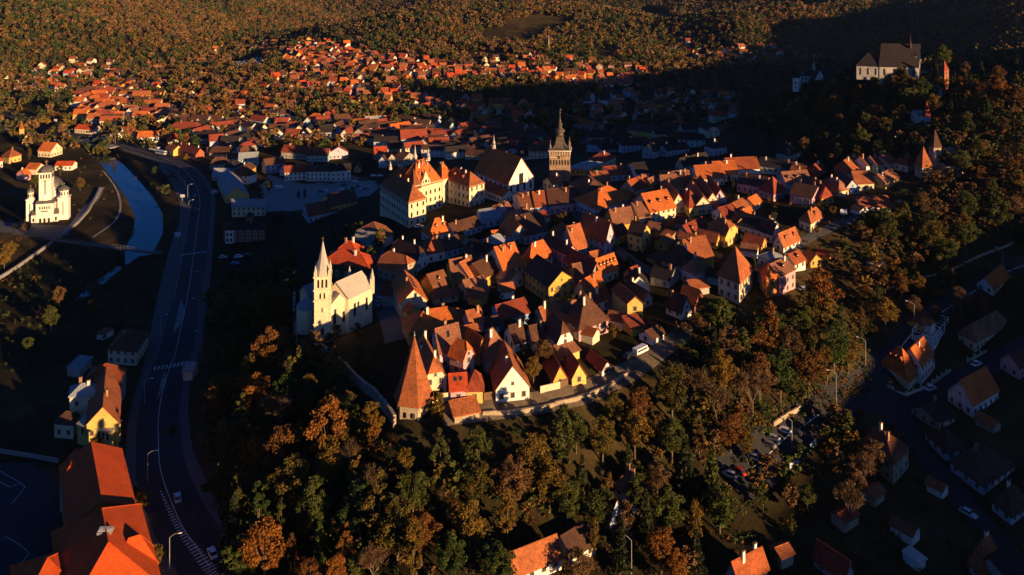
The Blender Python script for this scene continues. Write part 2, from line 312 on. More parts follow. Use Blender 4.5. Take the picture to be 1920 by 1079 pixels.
def block(root, K, L, R, zb, H, rise, ax, typ, roof, wall, win=True, ch=1, dm=0, rows=None, cornice=False, wkw=None, sky=0, solar=0, hf=.5, gablewin=True, dside=None, wL=True, wR=True, eo=.45):
    """one wing: wall, roof (> chimney, dormer, skylight) and windows, all under root. K,L,R world corners at eave height"""
    o=root.location; sub=lambda p:(p[0]-o.x,p[1]-o.y,p[2]-o.z); Q=L+R-K
    m=MB(); wm=MW[wall]; ring=[K,R,Q,L]; zt=K.z
    m.hexa([sub((p.x,p.y,zb)) for p in ring]+[sub((p.x,p.y,zt)) for p in ring], wm)
    P,fs,rd,U,V=roof_pts(K,L,R,ax,typ,rise,hf=hf,eo=eo)
    low=lambda p:(p[0],p[1],p[2]-.2)
    if typ in 'gx':
        h_=1.0 if typ=='g' else hf
        for u in (0,1):
            if typ=='g': tri=[P(u,0,-.12),P(u,1,-.12),P(u,.5,rise-.3)]
            else: tri=[P(u,0,-.12),P(u,1,-.12),P(u,1-.5*h_,rise*h_-.3),P(u,.5*h_,rise*h_-.3)]
            m.poly([sub(p) for p in tri], wm)
    if typ=='s':
        m.poly([sub(P(0,0,-.12)),sub(P(0,1,-.12)),sub(P(0,1,rise-.2))],wm); m.poly([sub(P(1,0,-.12)),sub(P(1,1,-.12)),sub(P(1,1,rise-.2))],wm); m.poly([sub(P(0,1,-.12)),sub(P(1,1,-.12)),sub(P(1,1,rise-.2)),sub(P(0,1,rise-.2))],wm)
    if cornice:
        for a,b in ((K,R),(R,Q),(Q,L),(L,K)):
            d=(b-a); c=(a+b)/2; an=math.atan2(d.y,d.x)
            for zz,hh,pr in ((zt-.22,.4,.5),(zb+ (zt-zb)*.36,.25,.25)): m.box(sub((c.x,c.y,zz)),(d.length+pr,pr,hh),MW['cream'] if wall!='white' else wm,an)
    m.build('wall',root)
    rm=MB(); mat=roofmat(roof)
    rm.slab([[sub(p) for p in f] for f in fs], .2, mat)
    for a,b in rd:
        if (Vector(a)-Vector(b)).length>.3: rm.tube(sub(a),sub(b),.13,.13,mat,5)
    ro=rm.build('roof',root)
    def up(u,v): return P(u,v)
    for i in range(ch):
        u=random.choice((.2,.32,.45,.62,.75,.85)) if ch==1 else (i+.5+random.uniform(-.2,.2))/ch
        v=random.choice((.36,.4,.58,.64)); 
        if typ in 'hp': u=min(max(u,.35),.65)
        if typ=='s' or typ=='f': v=.7
        p=up(u,v) if typ not in 'sf' else P(u,v,rise*v); hh=1.5+random.random()*.8; a_=math.atan2(U.y,U.x)
        c=MB(); c.box((0,0,hh/2-.3),(.75,.6,hh+.6),BRICK if random.random()<.55 else MW['white']); c.box((0,0,hh+.08),(.95,.8,.16),BRICK); c.box((0,0,hh+.3),(.5,.35,.3),DARK)
        c.build('chimney',ro,sub(p),a_)
    if dm:
        vd=.2; Ud=U.normalized(); Vd=V.normalized(); an=math.atan2(Vd.y,Vd.x)-math.pi/2
        for i in range(dm):
            u=(i+.5)/dm if typ=='g' else .2+.6*(i+.5)/dm; p=P(u,vd)
            d=MB(); w,h,dp=.95,.8,1.4
            d.box((0,dp/2-.2,h/2-.2),(w,dp,h+.3),mat); d.box((0,-.22,h*.5),(w*.7,.06,h*.65),GLASS)
            d.slab([[(-w/2-.2,-.4,h*.95),(0,-.4,h+.75),(0,dp+.6,h+.75),(-w/2-.2,dp+.3,h*.95)],[(0,-.4,h+.75),(w/2+.2,-.4,h*.95),(w/2+.2,dp+.3,h*.95),(0,dp+.6,h+.75)]],.1,mat)
            d.poly([(-w/2,-.2,h*.9),(w/2,-.2,h*.9),(0,-.2,h+.65)],MW['cream'])
            d.build('dormer',ro,sub(p),an)
    for i in range(sky):
        u=(i+1)/(sky+1); p=P(u,.25); q=P(u,.38); d=Vector(q)-Vector(p); b=MB(); e=U.normalized()*.4; nr=e.cross(d).normalized()
        if nr.z<0: nr=-nr
        pp=[Vector(p)-e,Vector(p)+e,Vector(q)+e,Vector(q)-e]; b.hexa([sub(x+nr*.02) for x in pp]+[sub(x+nr*.14) for x in pp],STEEL); b.poly([sub(x+nr*.15) for x in pp],GLASS); b.build('skylight',ro)
    for i in range(solar):
        u=.3+.2*i; p,q=P(u,.58),P(u,.72); d=Vector(q)-Vector(p); e=U.normalized()*1.1; nr=e.cross(d).normalized()
        if nr.z<0: nr=-nr
        pp=[Vector(p)-e,Vector(p)+e,Vector(q)+e,Vector(q)-e]; b=MB(); b.hexa([sub(x+nr*.08) for x in pp]+[sub(x+nr*.18) for x in pp],BLUEP); b.build('solar_panel',ro)
    if win:
        kw=dict(wkw or {}); zf=max(root.location.z, zb+ .01); Hh=zt-zf
        if wR: windows(root,K,R,zf,Hh,rows,**kw)
        if wL: windows(root,L,K,zf,Hh,rows,**kw)
        if gablewin and typ in 'gx' and rise>3:
            if ax=='L': a,b=K,R
            else: a,b=L,K
            c=(a+b)/2; d=(b-a).normalized(); windows(root,c-d*1.6,c+d*1.6,zt,rise*.6,1,sp=1.4,w=.7,h=.9,first=.5)
    return ro
def house(t, K, L, R, H, rise, ax='R', typ='g', roof='brown', wall='cream', name='house', cat='house', group=None, label=None, base=None, zg=None, **kw):
    z=GH(*TP(t,K),H).z if zg is None else zg
    k,l,r=corners(t,K,L,R,z+H); qd=l+r-k
    lows=min(tz(p.x,p.y) for p in (k,l,r,qd))
    c=(l+r)/2; root=empty(name,(c.x,c.y,z),None,cat,group or ('tiled houses of the old town' if name=='house' else None))
    if label: root['label']=label
    else: AUTO.append((root, base or f"{WALLN[wall]} {cat} under {'hipped ' if typ in 'hp' else ''}{ROOFN[roof]}"))
    DIMS.append((t,K,round((l-k).length,1),round((r-k).length,1),round(z,1)))
    block(root,k,l,r,max(min(lows,z)-.8,z-7),H,rise,ax,typ,roof,wall,**kw)
    root['_k']=1; return root,k,l,r
def addwing(root, t, K,L,R,H,rise,ax,typ,roof,wall,zg=None,**kw):
    z=root.location.z if zg is None else zg; k,l,r=corners(t,K,L,R,z+H); block(root,k,l,r,z-1.5,H,rise,ax,typ,roof,wall,**kw); DIMS.append((t,K,round((l-k).length,1),round((r-k).length,1),round(z,1))); return k,l,r
# --- the listing: tile, K, L, R, wall height, roof rise, ridge axis, roof type, roof, wall, extras
HL=[
('A',(1085,112),(1017,-40),(1280,85),5,4.6,'L','g','orange','cream',dict(ch=1,solar=3)),
('A',(1150,345),(1095,225),(1600,272),4,4.6,'R','h','orange','ochre',dict(ch=2)),
('A',(1610,272),6,(1710,248),4,3.5,'R','g','brown','pink',{}),
('A',(1378,492),(1322,345),(1540,442),5,5,'R','g','brown','lilac',dict(ch=1,sky=1)),
('A',(1555,528),(1452,488),(1650,520),5.5,4.5,'L','x','orange','pink',dict(ch=0)),
('A',(1728,540),(1650,425),(1900,482),4,7,'R','h','brown','grey',dict(ch=1)),
('A',(1665,488),(1560,410),(1705,452),4,4.5,'L','g','orange','ochre',dict(ch=0)),
('A',(1262,692),(1160,455),(1430,662),5.2,5.5,'L','x','brown','cream',dict(ch=2,hf=.35)),
('A',(1460,768),6.5,(1580,758),3.6,3.2,'R','g','red','pink',dict(ch=0,sky=2)),
('A',(1584,764),7,(1700,762),3.6,4,'R','h','redbrown','yellow',dict(ch=0)),
('A',(1800,757),(1742,565),(2050,727),3.9,6.8,'L','g','brown','white',dict(ch=1)),
('A',(1490,962),4.5,(1675,925),2.2,2,'R','s','brown','stone',dict(ch=0,win=False)),
('A',(1600,48),9,(1745,12),3,4,'R','g','brown','stone',dict(ch=0)),
('A',(1830,242),(1786,140),(2048,180),3.5,3,'R','g','redbrown','blue',dict(ch=1)),
('A',(1740,292),5,(1825,277),2.6,2.2,'R','g','dark','white',dict(ch=0)),
('A',(1345,78),5,(1520,50),2.6,1.6,'R','g','brown','stone',dict(ch=0)),
('A',(1245,640),(1190,520),(1340,600),4,3.6,'R','g','dark','grey',dict(ch=1)),
('B',(395,545),(350,465),(552,482),4,4,'R','g','redbrown','paleblue',dict(ch=0)),
('B',(562,472),(500,392),(685,410),4,4.5,'R','g','dark','yellow',dict(ch=1)),
('B',(968,700),(742,652),(1028,668),4.5,5,'R','x','brown','grey',dict(ch=0,win=False)),
('B',(1300,687),(1240,640),(1487,650),4,6,'R','h','orange','white',dict(ch=1,dm=2)),
('B',(1492,665),8,(1690,605),3.6,3.4,'R','g','dark','paleblue',dict(ch=1)),
('B',(1690,577),(1655,500),(1815,522),3.8,3,'R','g','metal','paleblue',dict(ch=1)),
('B',(1830,530),9,(1935,498),3.8,3.6,'R','g','brown','ochre',dict(ch=1)),
('B',(1895,702),(1830,612),(1990,645),4,5,'L','g','orange','grey',dict(ch=1)),
('B',(1762,772),8,(1915,718),3.4,3,'R','h','metal','white',dict(ch=0)),
('B',(1205,880),(1010,800),(1268,832),4.5,4.8,'L','x','dark','white',dict(ch=2)),
('B',(1278,826),(1240,740),(1420,800),4,4.8,'R','h','brown','white',dict(ch=1)),
('B',(1100,962),(912,905),(1212,905),4.5,5,'L','x','brown','stone',dict(ch=1)),
('B',(1475,1010),(1430,905),(1570,950),4.5,5,'R','g','brown','ochre',dict(ch=1)),
('B',(1600,995),9,(1665,960),4.2,5,'R','g','brown','cream',dict(ch=0)),
('B',(1335,1085),8.5,(1450,1050),4.4,4.4,'R','g','brown','ochre',dict(ch=0,dm=1)),
('B',(1705,1002),11,(1845,940),4,4.4,'R','g','dark','ochre',dict(ch=1)),
('B',(1120,1075),8,(1010,1060),3.6,3.6,'R','g','redbrown','grey',dict(ch=0)),
('B',(1560,785),9,(1720,850),3.6,4.2,'R','g','dark','grey',dict(ch=1)),
('B',(1430,800),8,(1550,760),3.6,4,'R','g','dark','paleblue',dict(ch=1)),
('B',(1640,905),9,(1740,880),3.6,4.2,'L','g','dark','white',dict(ch=1)),
('B',(1855,942),(1726,832),(2000,902),6,6.5,'R','g','orange','cream',dict(ch=2)),
('B',(845,932),(508,880),(868,852),6,4,'L','h','red','darkgreen',dict(ch=1,wkw=dict(w=1.1,h=2.1,sp=3.4,frame=WHITE),rows=1,first_=0)),
('B',(752,828),(600,800),(770,772),7,3.6,'L','h','red','darkgreen',dict(ch=2,win=False)),
('C',(132,882),(85,842),(302,822),6,6,'R','h','orange','cream',dict(ch=1)),
('C',(275,1070),(95,942),(468,1012),6,4.8,'L','g','dark','ochre',dict(ch=0)),
('C',(410,828),(226,735),(470,790),6.5,3,'L','g','dark','pink',dict(ch=2)),
('C',(470,792),(360,702),(552,762),5,8,'R','g','brown','grey',dict(ch=2)),
('C',(700,732),(500,652),(760,692),6,8,'L','g','brown','lilac',dict(ch=3)),
('C',(665,974),(592,932),(797,924),4.5,5,'R','g','orange','cream',dict(ch=0,dm=5)),
('C',(590,985),(400,872),(640,940),4.5,4.4,'L','g','redbrown','grey',dict(ch=0)),
('C',(480,1012),(430,932),(540,978),3.5,4,'R','g','brown','ochre',dict(ch=0)),
('C',(972,694),(872,662),(1036,642),6.8,4,'L','g','dark','yellow',dict(ch=1)),
('C',(765,612),(700,522),(878,572),5,5,'R','g','brown','ochre',dict(ch=2)),
('C',(760,705),6,(870,660),4,3.5,'R','g','dark','yellow',dict(ch=0)),
('C',(1042,514),(905,418),(1203,466),5,6.4,'R','g','orange','cream',dict(ch=1,dm=3,rows=2,first=.6)),
('C',(1208,446),(1115,340),(1256,425),5,5,'L','g','orange','cream',dict(ch=1)),
('C',(955,552),(850,462),(1040,545),4,4.6,'R','g','brown','grey',dict(ch=1)),
('C',(640,492),(550,402),(905,402),5,6,'R','h','orange','paleblue',dict(ch=2)),
('C',(542,395),(430,292),(650,335),5,5.4,'L','h','dark','ochre',dict(ch=1)),
('C',(620,292),(560,230),(745,290),4,4.4,'R','g','brown','grey',dict(ch=1)),
('C',(920,352),8.5,(1052,302),4.4,5,'R','g','brown','cream',dict(ch=2)),
('C',(1062,322),7,(1112,300),4,4,'R','g','brown','ochre',dict(ch=0)),
('C',(1130,332),(1092,262),(1226,300),4,4.8,'R','g','brown','cream',dict(ch=1)),
('C',(1212,318),(1173,232),(1292,290),4,5.4,'R','g','brown','grey',dict(ch=1)),
('C',(1312,312),9,(1390,272),4,6,'L','h','brown','ochre',dict(ch=1)),
('C',(1392,268),(1345,182),(1522,232),4.4,5,'R','g','orange','white',dict(ch=1)),
('C',(1525,236),(1482,152),(1627,206),4.2,5,'R','g','orange','white',dict(ch=1)),
('C',(1622,198),(1577,122),(1757,156),5,4.4,'R','g','brown','white',dict(ch=1)),
('C',(1330,478),(1240,400),(1402,452),4.4,6,'R','h','redbrown','yellow',dict(ch=1)),
('C',(1372,468),(1290,342),(1452,440),4.4,5,'L','g','brown','cream',dict(ch=1)),
('C',(1456,438),(1365,302),(1516,416),4.4,5,'L','g','brown','cream',dict(ch=1)),
('C',(1518,414),(1436,302),(1562,392),4.4,5,'L','g','brown','lilac',dict(ch=1)),
('C',(1592,552),(1530,502),(1720,516),3.5,3.4,'R','g','redbrown','white',dict(ch=0)),
('C',(1722,516),(1665,462),(1812,466),3.5,3.2,'R','g','brown','yellow',dict(ch=1)),
('C',(1812,456),5.5,(1872,425),3.4,3,'R','g','orange','cream',dict(ch=0)),
('C',(1337,692),(1294,642),(1475,622),3.4,3.6,'R','g','redbrown','green',dict(ch=1,dm=2)),
('C',(1600,692),(1490,642),(1692,632),5,5,'L','x','brown','yellow',dict(ch=2)),
('C',(1930,668),(1640,588),(2000,602),4,4,'L','g','black','paleblue',dict(ch=3)),
('C',(1310,922),(1130,862),(1400,882),5.5,6,'L','h','dark','pink',dict(ch=2)),
('C',(1345,882),(1216,762),(1476,832),5,6,'R','g','brown','ochre',dict(ch=2)),
('C',(1376,978),(1313,922),(1476,926),5,4,'R','h','brown','lilac',dict(ch=1)),
('C',(86,992),8,(0,960),3.4,3,'R','g','brown','cream',dict(ch=0)),
('C',(1166,756),6,(1222,726),3,2.6,'R','g','brown','ochre',dict(ch=0)),
('C',(1095,650),5,(1130,625),3,2.8,'L','g','brown','ochre',dict(ch=0)),
('C',(560,1130),(505,1072),(692,1052),4,4,'R','g','orange','grey',dict(ch=1)),
('C',(72,492),(5,382),(175,474),4.5,4.6,'R','g','brown','white',dict(ch=2)),
('C',(177,476),(132,372),(278,463),4.5,4.6,'R','g','brown','blue',dict(ch=1)),
('C',(281,463),(242,352),(482,436),4.5,4.8,'R','g','dark','pink',dict(ch=2)),
('C',(95,692),(-40,562),(262,642),4,5.6,'R','g','dark','lilac',dict(ch=2)),
('C',(0,640),(-80,520),(120,560),4,5,'R','h','brown','grey',dict(ch=1)),
('C',(545,192),(408,176),(692,142),3.6,1.6,'R','h','metal','yellow',dict(ch=0,sky=4)),
('C',(702,134),11,(778,98),4.4,5,'L','h','redbrown','cream',dict(ch=1)),
('C',(702,242),(672,182),(862,222),3.4,3.4,'R','g','redbrown','paleblue',dict(ch=1)),
('C',(1060,58),(976,42),(1112,42),4.5,4.4,'R','g','black','teal',dict(ch=1)),
('C',(1160,52),9,(1332,32),4,3.6,'R','g','black','paleblue',dict(ch=1,sky=2)),
('C',(1512,32),9,(1612,20),5,3.6,'R','h','black','lilac',dict(ch=1)),
('C',(1285,168),(1225,150),(1480,118),4,4.4,'R','g','black','green',dict(ch=2)),
('C',(935,226),(866,150),(1010,210),4.5,3.6,'R','g','black','white',dict(ch=0,win=False)),
('C',(1890,328),(1686,292),(1955,272),4.4,4,'L','g','dark','pink',dict(ch=2)),
('C',(1870,764),(1735,732),(1908,732),3,3,'L','g','redbrown','ochre',dict(ch=0)),
('C',(1530,735),(1380,700),(1560,712),3,3.4,'L','g','brown','ochre',dict(ch=0)),
('C',(1010,842),7,(1085,880),1.8,1.2,'R','s','dark','ochre',dict(ch=0,win=False)),
('C',(1040,985),8,(1180,1020),3.6,3.6,'R','g','black','grey',dict(ch=1)),
('C',(880,1060),8,(1030,1060),3.8,4,'L','g','black','white',dict(ch=1)),
('C',(1800,560),6,(1910,600),3.4,3,'R','g','dark','paleblue',dict(ch=0)),
('C',(300,300),7,(380,280),3.2,3,'R','g','brown','cream',dict(ch=1)),
('G',(42,372),(-40,332),(136,337),4.2,6,'R','p','redbrown','pink',dict(ch=0)),
('G',(140,302),(66,237),(263,267),5,4.5,'R','g','brown','teal',dict(ch=1,dm=3)),
('G',(200,197),(-80,162),(241,152),3.2,3.4,'L','g','black','teal',dict(ch=2)),
('G',(162,84),(64,62),(252,42),5,5,'R','h','black','green',dict(ch=1)),
('G',(270,215),7,(312,180),3,3.4,'L','g','brown','ochre',dict(ch=1)),
('G',(395,205),7,(441,180),3,3.4,'R','g','redbrown','red',dict(ch=1)),
('G',(642,204),(550,164),(722,152),4.2,5,'R','g','brown','red',dict(ch=2)),
('G',(737,162),9,(813,152),4.8,4,'R','g','dark','white',dict(ch=1)),
('G',(818,158),9,(901,145),4.8,4,'R','g','brown','green',dict(ch=1)),
('G',(906,150),9,(968,134),4.4,4,'R','g','brown','pink',dict(ch=1)),
('G',(1046,158),8,(1131,142),4,5,'R','h','redbrown','cream',dict(ch=1)),
('G',(662,302),(598,232),(748,282),3.5,4.6,'R','g','brown','cream',dict(ch=0)),
('G',(582,332),(500,262),(640,312),3.5,4.6,'L','g','dark','paleblue',dict(ch=0)),
('G',(882,292),(835,252),(986,252),3.5,3.4,'R','g','brown','yellow',dict(ch=1)),
('G',(530,352),(400,292),(562,327),3.5,4.4,'L','h','brown','cream',dict(ch=2)),
('G',(402,402),(280,292),(466,386),3.5,4.4,'L','h','redbrown','ochre',dict(ch=2)),
('G',(330,402),(165,372),(412,362),4,4.6,'L','g','dark','pink',dict(ch=2)),
('G',(320,592),(245,562),(420,532),4.5,4,'R','h','brown','cream',dict(ch=1,dm=1)),
('G',(692,472),(660,402),(790,427),2.6,3.8,'R','x','brown','white',dict(ch=0,gablewin=False)),
('G',(620,482),7,(690,500),2,1.4,'R','g','dark','white',dict(ch=0)),
('G',(116,767),(38,740),(239,712),3,5,'R','g','brown','white',dict(ch=0,dm=2)),
('G',(30,682),(-60,640),(96,642),4,4.2,'L','g','dark','white',dict(ch=0)),
('G',(200,902),(140,852),(281,867),3,3,'R','g','brown','white',dict(ch=0,dm=1)),
('G',(320,882),(260,842),(363,852),2.6,2.8,'L','g','brown','ochre',dict(ch=0)),
('G',(455,840),5,(472,822),2.4,1.8,'L','g','redbrown','ochre',dict(ch=0,win=False,name='shed',cat='shed')),
('G',(810,915),4,(868,880),2.2,.8,'R','s','metal','grey',dict(ch=0,win=False,name='shed',cat='shed')),
('G',(1690,1092),(1592,1042),(1812,992),2.6,4,'R','g','orange','white',dict(ch=0)),
('G',(86,997),(8,912),(205,936),7,2.6,'R','g','brown','pink',dict(ch=1,dm=1,rows=2)),
('G',(-10,1000),(-62,950),(70,992),7,4,'R','h','orange','orange',dict(ch=0,rows=2)),
('G',(60,880),8,(130,850),4,2.4,'R','h','metal','white',dict(ch=1)),
('E',(340,402),(243,292),(456,362),5,5,'L','x','dark','white',dict(ch=0,rows=2,hf=.4)),
('E',(20,412),(-60,332),(110,382),3,4,'R','g','dark','white',dict(ch=1)),
('E',(160,407),(108,322),(252,382),3,3.6,'R','g','dark','white',dict(ch=1)),
('E',(240,237),(185,172),(375,182),3,3,'R','g','brown','grey',dict(ch=2)),
('E',(502,308),(382,192),(722,228),4,8,'L','h','dark','pink',dict(ch=3,rows=2)),
('E',(625,112),(560,62),(729,72),3.6,3,'R','g','redbrown','white',dict(ch=1)),
('E',(866,112),(752,12),(982,122),6.5,2.6,'L','g','brown','yellow',dict(ch=0,wL=False)),
('E',(900,310),6,(1000,290),2.4,2,'R','s','redbrown','ochre',dict(ch=0,win=False)),
('E',(1090,332),(1004,292),(1130,310),2.2,1.6,'L','g','dark','yellow',dict(ch=0,win=False)),
('E',(1270,177),(1156,127),(1345,152),3,5,'L','g','dark','white',dict(ch=1)),
('E',(1370,120),6,(1440,80),3.6,4.4,'L','g','brown','redbrick',dict(ch=0,win=False)),
('E',(450,672),(366,552),(556,647),2.6,4,'L','g','brown','yellow',dict(ch=0)),
('E',(310,692),(238,562),(386,647),2.6,4,'L','g','redbrown','ochre',dict(ch=0)),
('E',(675,612),(560,522),(742,582),2.2,2,'L','g','redbrown','white',dict(ch=0)),
('E',(982,92),(838,4),(1052,72),3,3,'L','g','dark','grey',dict(ch=1)),
('E',(1050,380),5,(1140,335),2.2,1.6,'R','g','dark','white',dict(ch=0)),
('H',(1535,877),(1395,757),(1727,762),4.2,5.8,'R','g','orange','white',dict(ch=0,name='house')),
('H',(1558,402),(1462,332),(1815,262),4,4.4,'R','h','brown','cream',dict(ch=2)),
('H',(1885,602),(1812,522),(2000,540),4,3.6,'R','g','dark','pink',dict(ch=0)),
('H',(1150,285),5,(1230,215),2.4,1.4,'R','g','redbrown','ochre',dict(ch=0,win=False,name='shed',cat='shed')),
('H',(1270,1010),9,(1400,960),2.6,3,'R','g','black','grey',dict(ch=1)),
('I',(940,232),(760,62),(1053,107),6,4,'L','h','brown','stone',dict(ch=2)),
('I',(1612,402),(1450,212),(1846,247),2.8,4.4,'R','h','dark','paleblue',dict(ch=1)),
('I',(1826,622),(1690,507),(1965,527),2.8,4.4,'R','h','dark','paleblue',dict(ch=1)),
('I',(1340,152),(1180,2),(1452,92),2.8,4,'R','h','dark','paleblue',dict(ch=1)),
('I',(1622,1042),(1510,962),(1762,962),3,6,'R','h','brown','grey',dict(ch=1)),
('I',(575,1090),8,(640,1040),3,3.6,'L','g','redbrown','grey',dict(ch=0)),
('I',(1130,985),4,(1180,950),2.2,.6,'R','s','pale','white',dict(ch=0,win=False,name='shed',cat='shed')),
('I',(1820,1130),9,(1920,1060),3,3,'R','g','black','grey',dict(ch=0)),
('J',(10,1072),(-80,992),(372,922),3,4,'R','g','brown','white',dict(ch=0)),
('J',(455,932),7.5,(626,822),2.8,3,'R','g','dark','white',dict(ch=0)),
('J',(936,462),(762,402),(1022,402),5.5,4,'L','h','brown','cream',dict(ch=2)),
('J',(735,642),(500,372),(805,562),3,4,'L','g','dark','paleblue',dict(ch=1)),
('J',(1700,1112),(1600,1072),(1915,1002),3.4,4,'R','g','brown','grey',dict(ch=2)),
('L',(1022,475),(838,440),(1116,332),5.5,4,'R','h','dark','cream',dict(ch=1)),
('L',(600,612),(505,600),(690,520),3,.4,'R','f','metal','grey',dict(ch=0,win=False,name='garage',cat='garage')),
('L',(1490,572),5,(1420,570),2.8,2.2,'R','g','metal','cream',dict(ch=0,win=False,name='kiosk',cat='kiosk')),
('L',(850,310),5,(800,300),2.4,.5,'R','f','redbrown','white',dict(ch=0,win=False,name='shed',cat='shed')),
('M',(1690,392),(1630,260),(1868,382),4.5,6,'L','g','metal','yellow',dict(ch=0,sky=5)),
('M',(380,55),(285,50),(468,30),5,6,'L','g','orange','cream',dict(ch=1)),
('M',(68,102),(15,88),(130,78),5,5,'R','h','brown','yellow',dict(ch=1)),
('M',(340,168),9,(258,165),4,3.6,'R','g','orange','cream',dict(ch=0)),
('M',(412,165),8,(540,163),3.5,2.6,'R','g','red','white',dict(ch=0)),
('M',(190,235),9,(232,225),4,3.6,'R','g','orange','pink',dict(ch=1)),
('M',(0,130),9,(20,125),5,4,'R','g','red','white',dict(ch=0)),
('M',(1470,80),(1312,30),(1512,62),5.5,4.2,'L','g','redbrown','red',dict(ch=3)),
('M',(1240,30),8,(1300,50),4.5,3.6,'R','g','brown','yellow',dict(ch=1)),
('M',(1700,110),8,(1790,105),3.5,3.2,'R','g','dark','white',dict(ch=0)),
('M',(1560,60),8,(1640,50),3.5,3.2,'R','g','dark','cream',dict(ch=0)),
('M',(1780,255),9,(1920,170),4.4,3.6,'R','g','dark','ochre',dict(ch=1,dm=5)),
('M',(1400,85),8,(1400.1,85),1,1,'R','g','dark','grey',None),
('B',(215,215),9,(375,205),6,4,'R','g','redbrown','white',dict(ch=1,rows=2,sp_=0)),
('B',(375,205),9,(560,205),7,4,'R','g','dark','white',dict(ch=2,rows=2)),
('B',(560,205),10,(712,195),7.5,4,'R','g','black','white',dict(ch=1,rows=2)),
('B',(75,160),9,(215,140),6.5,4,'R','g','dark','paleblue',dict(ch=1,rows=2)),
('B',(180,190),8,(240,185),5,4,'L','g','redbrown','white',dict(ch=0)),
('B',(380,85),10,(540,85),5,4.5,'R','g','redbrown','teal',dict(ch=1)),
('B',(190,60),10,(375,70),5,5,'R','g','redbrown','grey',dict(ch=1)),
('B',(545,70),9,(690,60),5,5,'L','g','redbrown','lilac',dict(ch=1)),
('B',(920,130),8,(975,130),5,4,'L','g','dark','paleblue',dict(ch=0)),
('B',(735,185),6,(780,185),3,3,'L','g','dark','yellow',dict(ch=0)),
('B',(985,120),9,(1050,110),5,4.5,'L','g','redbrown','grey',dict(ch=0)),
('B',(890,75),10,(980,70),5,5,'R','g','red','grey',dict(ch=0)),
('B',(1110,110),10,(1190,90),6,4,'L','g','dark','grey',dict(ch=1)),
]
for rec in HL:
    t,K_,L_,R_,H_,ri,ax,ty,rf,wl,kw=rec
    if kw is None: continue
    kw=dict(kw); f=kw.pop('first_',None); kw.pop('sp_',None); fi=kw.pop('first',None)
    if fi: kw['wkw']=dict(first=fi)
    house(t,K_,L_,R_,H_,ri*(.87 if ty!='p' else 1),ax,ty,rf,wl,**kw)
# ---------------------------------------------------------------- landmark buildings
def cross(mb, c, h, m, a=0): mb.box((c[0],c[1],c[2]+h/2),(h*.12,h*.12,h),m,a); mb.box((c[0],c[1],c[2]+h*.68),(h*.6,h*.12,h*.12),m,a)
LM=[]  # landmarks used to say where things are: (name, px, py)
# --- town hall with two wings
w6=dict(w=1.0,h=1.9,sp=2.9,arch=True,first=1.2,pitch=3.9)
r,k,l,rr_=house('B',(1145,440),(930,305),(1275,405),12,6,'L','h','brown','cream',name='town_hall',cat='town hall',label='large cream town hall with two wings around a court, spiky ridge turrets on its roof',rows=3,wkw=w6,cornice=True,ch=2,dm=2)
addwing(r,'B',(1190,322),(1075,288),(1392,268),14.5,10.5,'R','h','orange','cream',rows=3,wkw=w6,cornice=True,ch=7,dm=3)
addwing(r,'B',(1185,318),(1130,300),(1232,306),15,7.5,'L','p','brown','cream',rows=1,wkw=w6,ch=0)
addwing(r,'B',(1110,262),(1000,250),(1180,235),14,6,'R','h','orange','cream',ch=3,win=False)
addwing(r,'B',(1395,262),(1330,235),(1480,230),13,6,'R','h','orange','cream',ch=3,win=False)
addwing(r,'B',(1600,322),(1395,255),(1712,290),11.5,5.5,'L','h','brown','cream',rows=3,wkw=w6,cornice=True,ch=3,dm=2)
def put_part(root, name, p, fn, rz=0):
    b=MB(); fn(b); return b.build(name,root,(p[0]-root.location.x,p[1]-root.location.y,p[2]-root.location.z),rz)
z0=r.location.z
def gable(b):   # the ornate front gable
    b.hexa([(-3,-.3,0),(3,-.3,0),(3,.6,0),(-3,.6,0),(-2.6,-.3,2.2),(2.6,-.3,2.2),(2.6,.6,2.2),(-2.6,.6,2.2)],MW['cream'])
    b.hexa([(-1.9,-.3,2.2),(1.9,-.3,2.2),(1.9,.6,2.2),(-1.9,.6,2.2),(-.9,-.3,4.6),(.9,-.3,4.6),(.9,.6,4.6),(-.9,.6,4.6)],MW['cream'])
    b.lathe((0,.1,4.6),[(.9,0),(.9,.3),(.2,1.4),(.05,1.8)],8,MW['cream']); b.box((0,-.3,1.4),(1.2,.1,1.5),GLASS); b.box((-1.7,-.3,1.2),(.6,.1,1.1),GLASS); b.box((1.7,-.3,1.2),(.6,.1,1.1),GLASS)
    b.slab([[(-3.4,.6,1.6),(0,.6,4.8),(0,7,4.8),(-3.4,7,1.6)],[(0,.6,4.8),(3.4,.6,1.6),(3.4,7,1.6),(0,7,4.8)]],.2,MR['orange'])
kk=E(*TP('B',(1272,300)),z0+14.5); dd=E(*TP('B',(1392,268)),z0+14.5)-E(*TP('B',(1190,322)),z0+14.5)
put_part(r,'gable',(kk.x,kk.y,kk.z),gable,math.atan2(dd.y,dd.x))
def turret(h,w):
    def f(b):
        b.lathe((0,0,0),[(w*1.3,0),(w*1.3,h*.25),(w*1.25,h*.28),(w*.9,h*.32),(w*.9,h*.42),(w*1.15,h*.45),(w*.5,h*.6),(w*.25,h*.8),(.04,h)],8,MR['pale']); b.box((0,-w*.9,h*.36),(w*.5,w*.2,h*.08),DARK)
    return f
for cx,cy,zz,h,w in ((1193,155,z0+22,11,1.1),(1292,112,z0+22,6.5,.8),(1008,180,z0+13,5,.7)):
    p=E(*TP('B',(cx,cy)),zz); put_part(r,'turret',(p.x,p.y,p.z-1),turret(h,w))
LM.append(('big cream town hall',800,360))
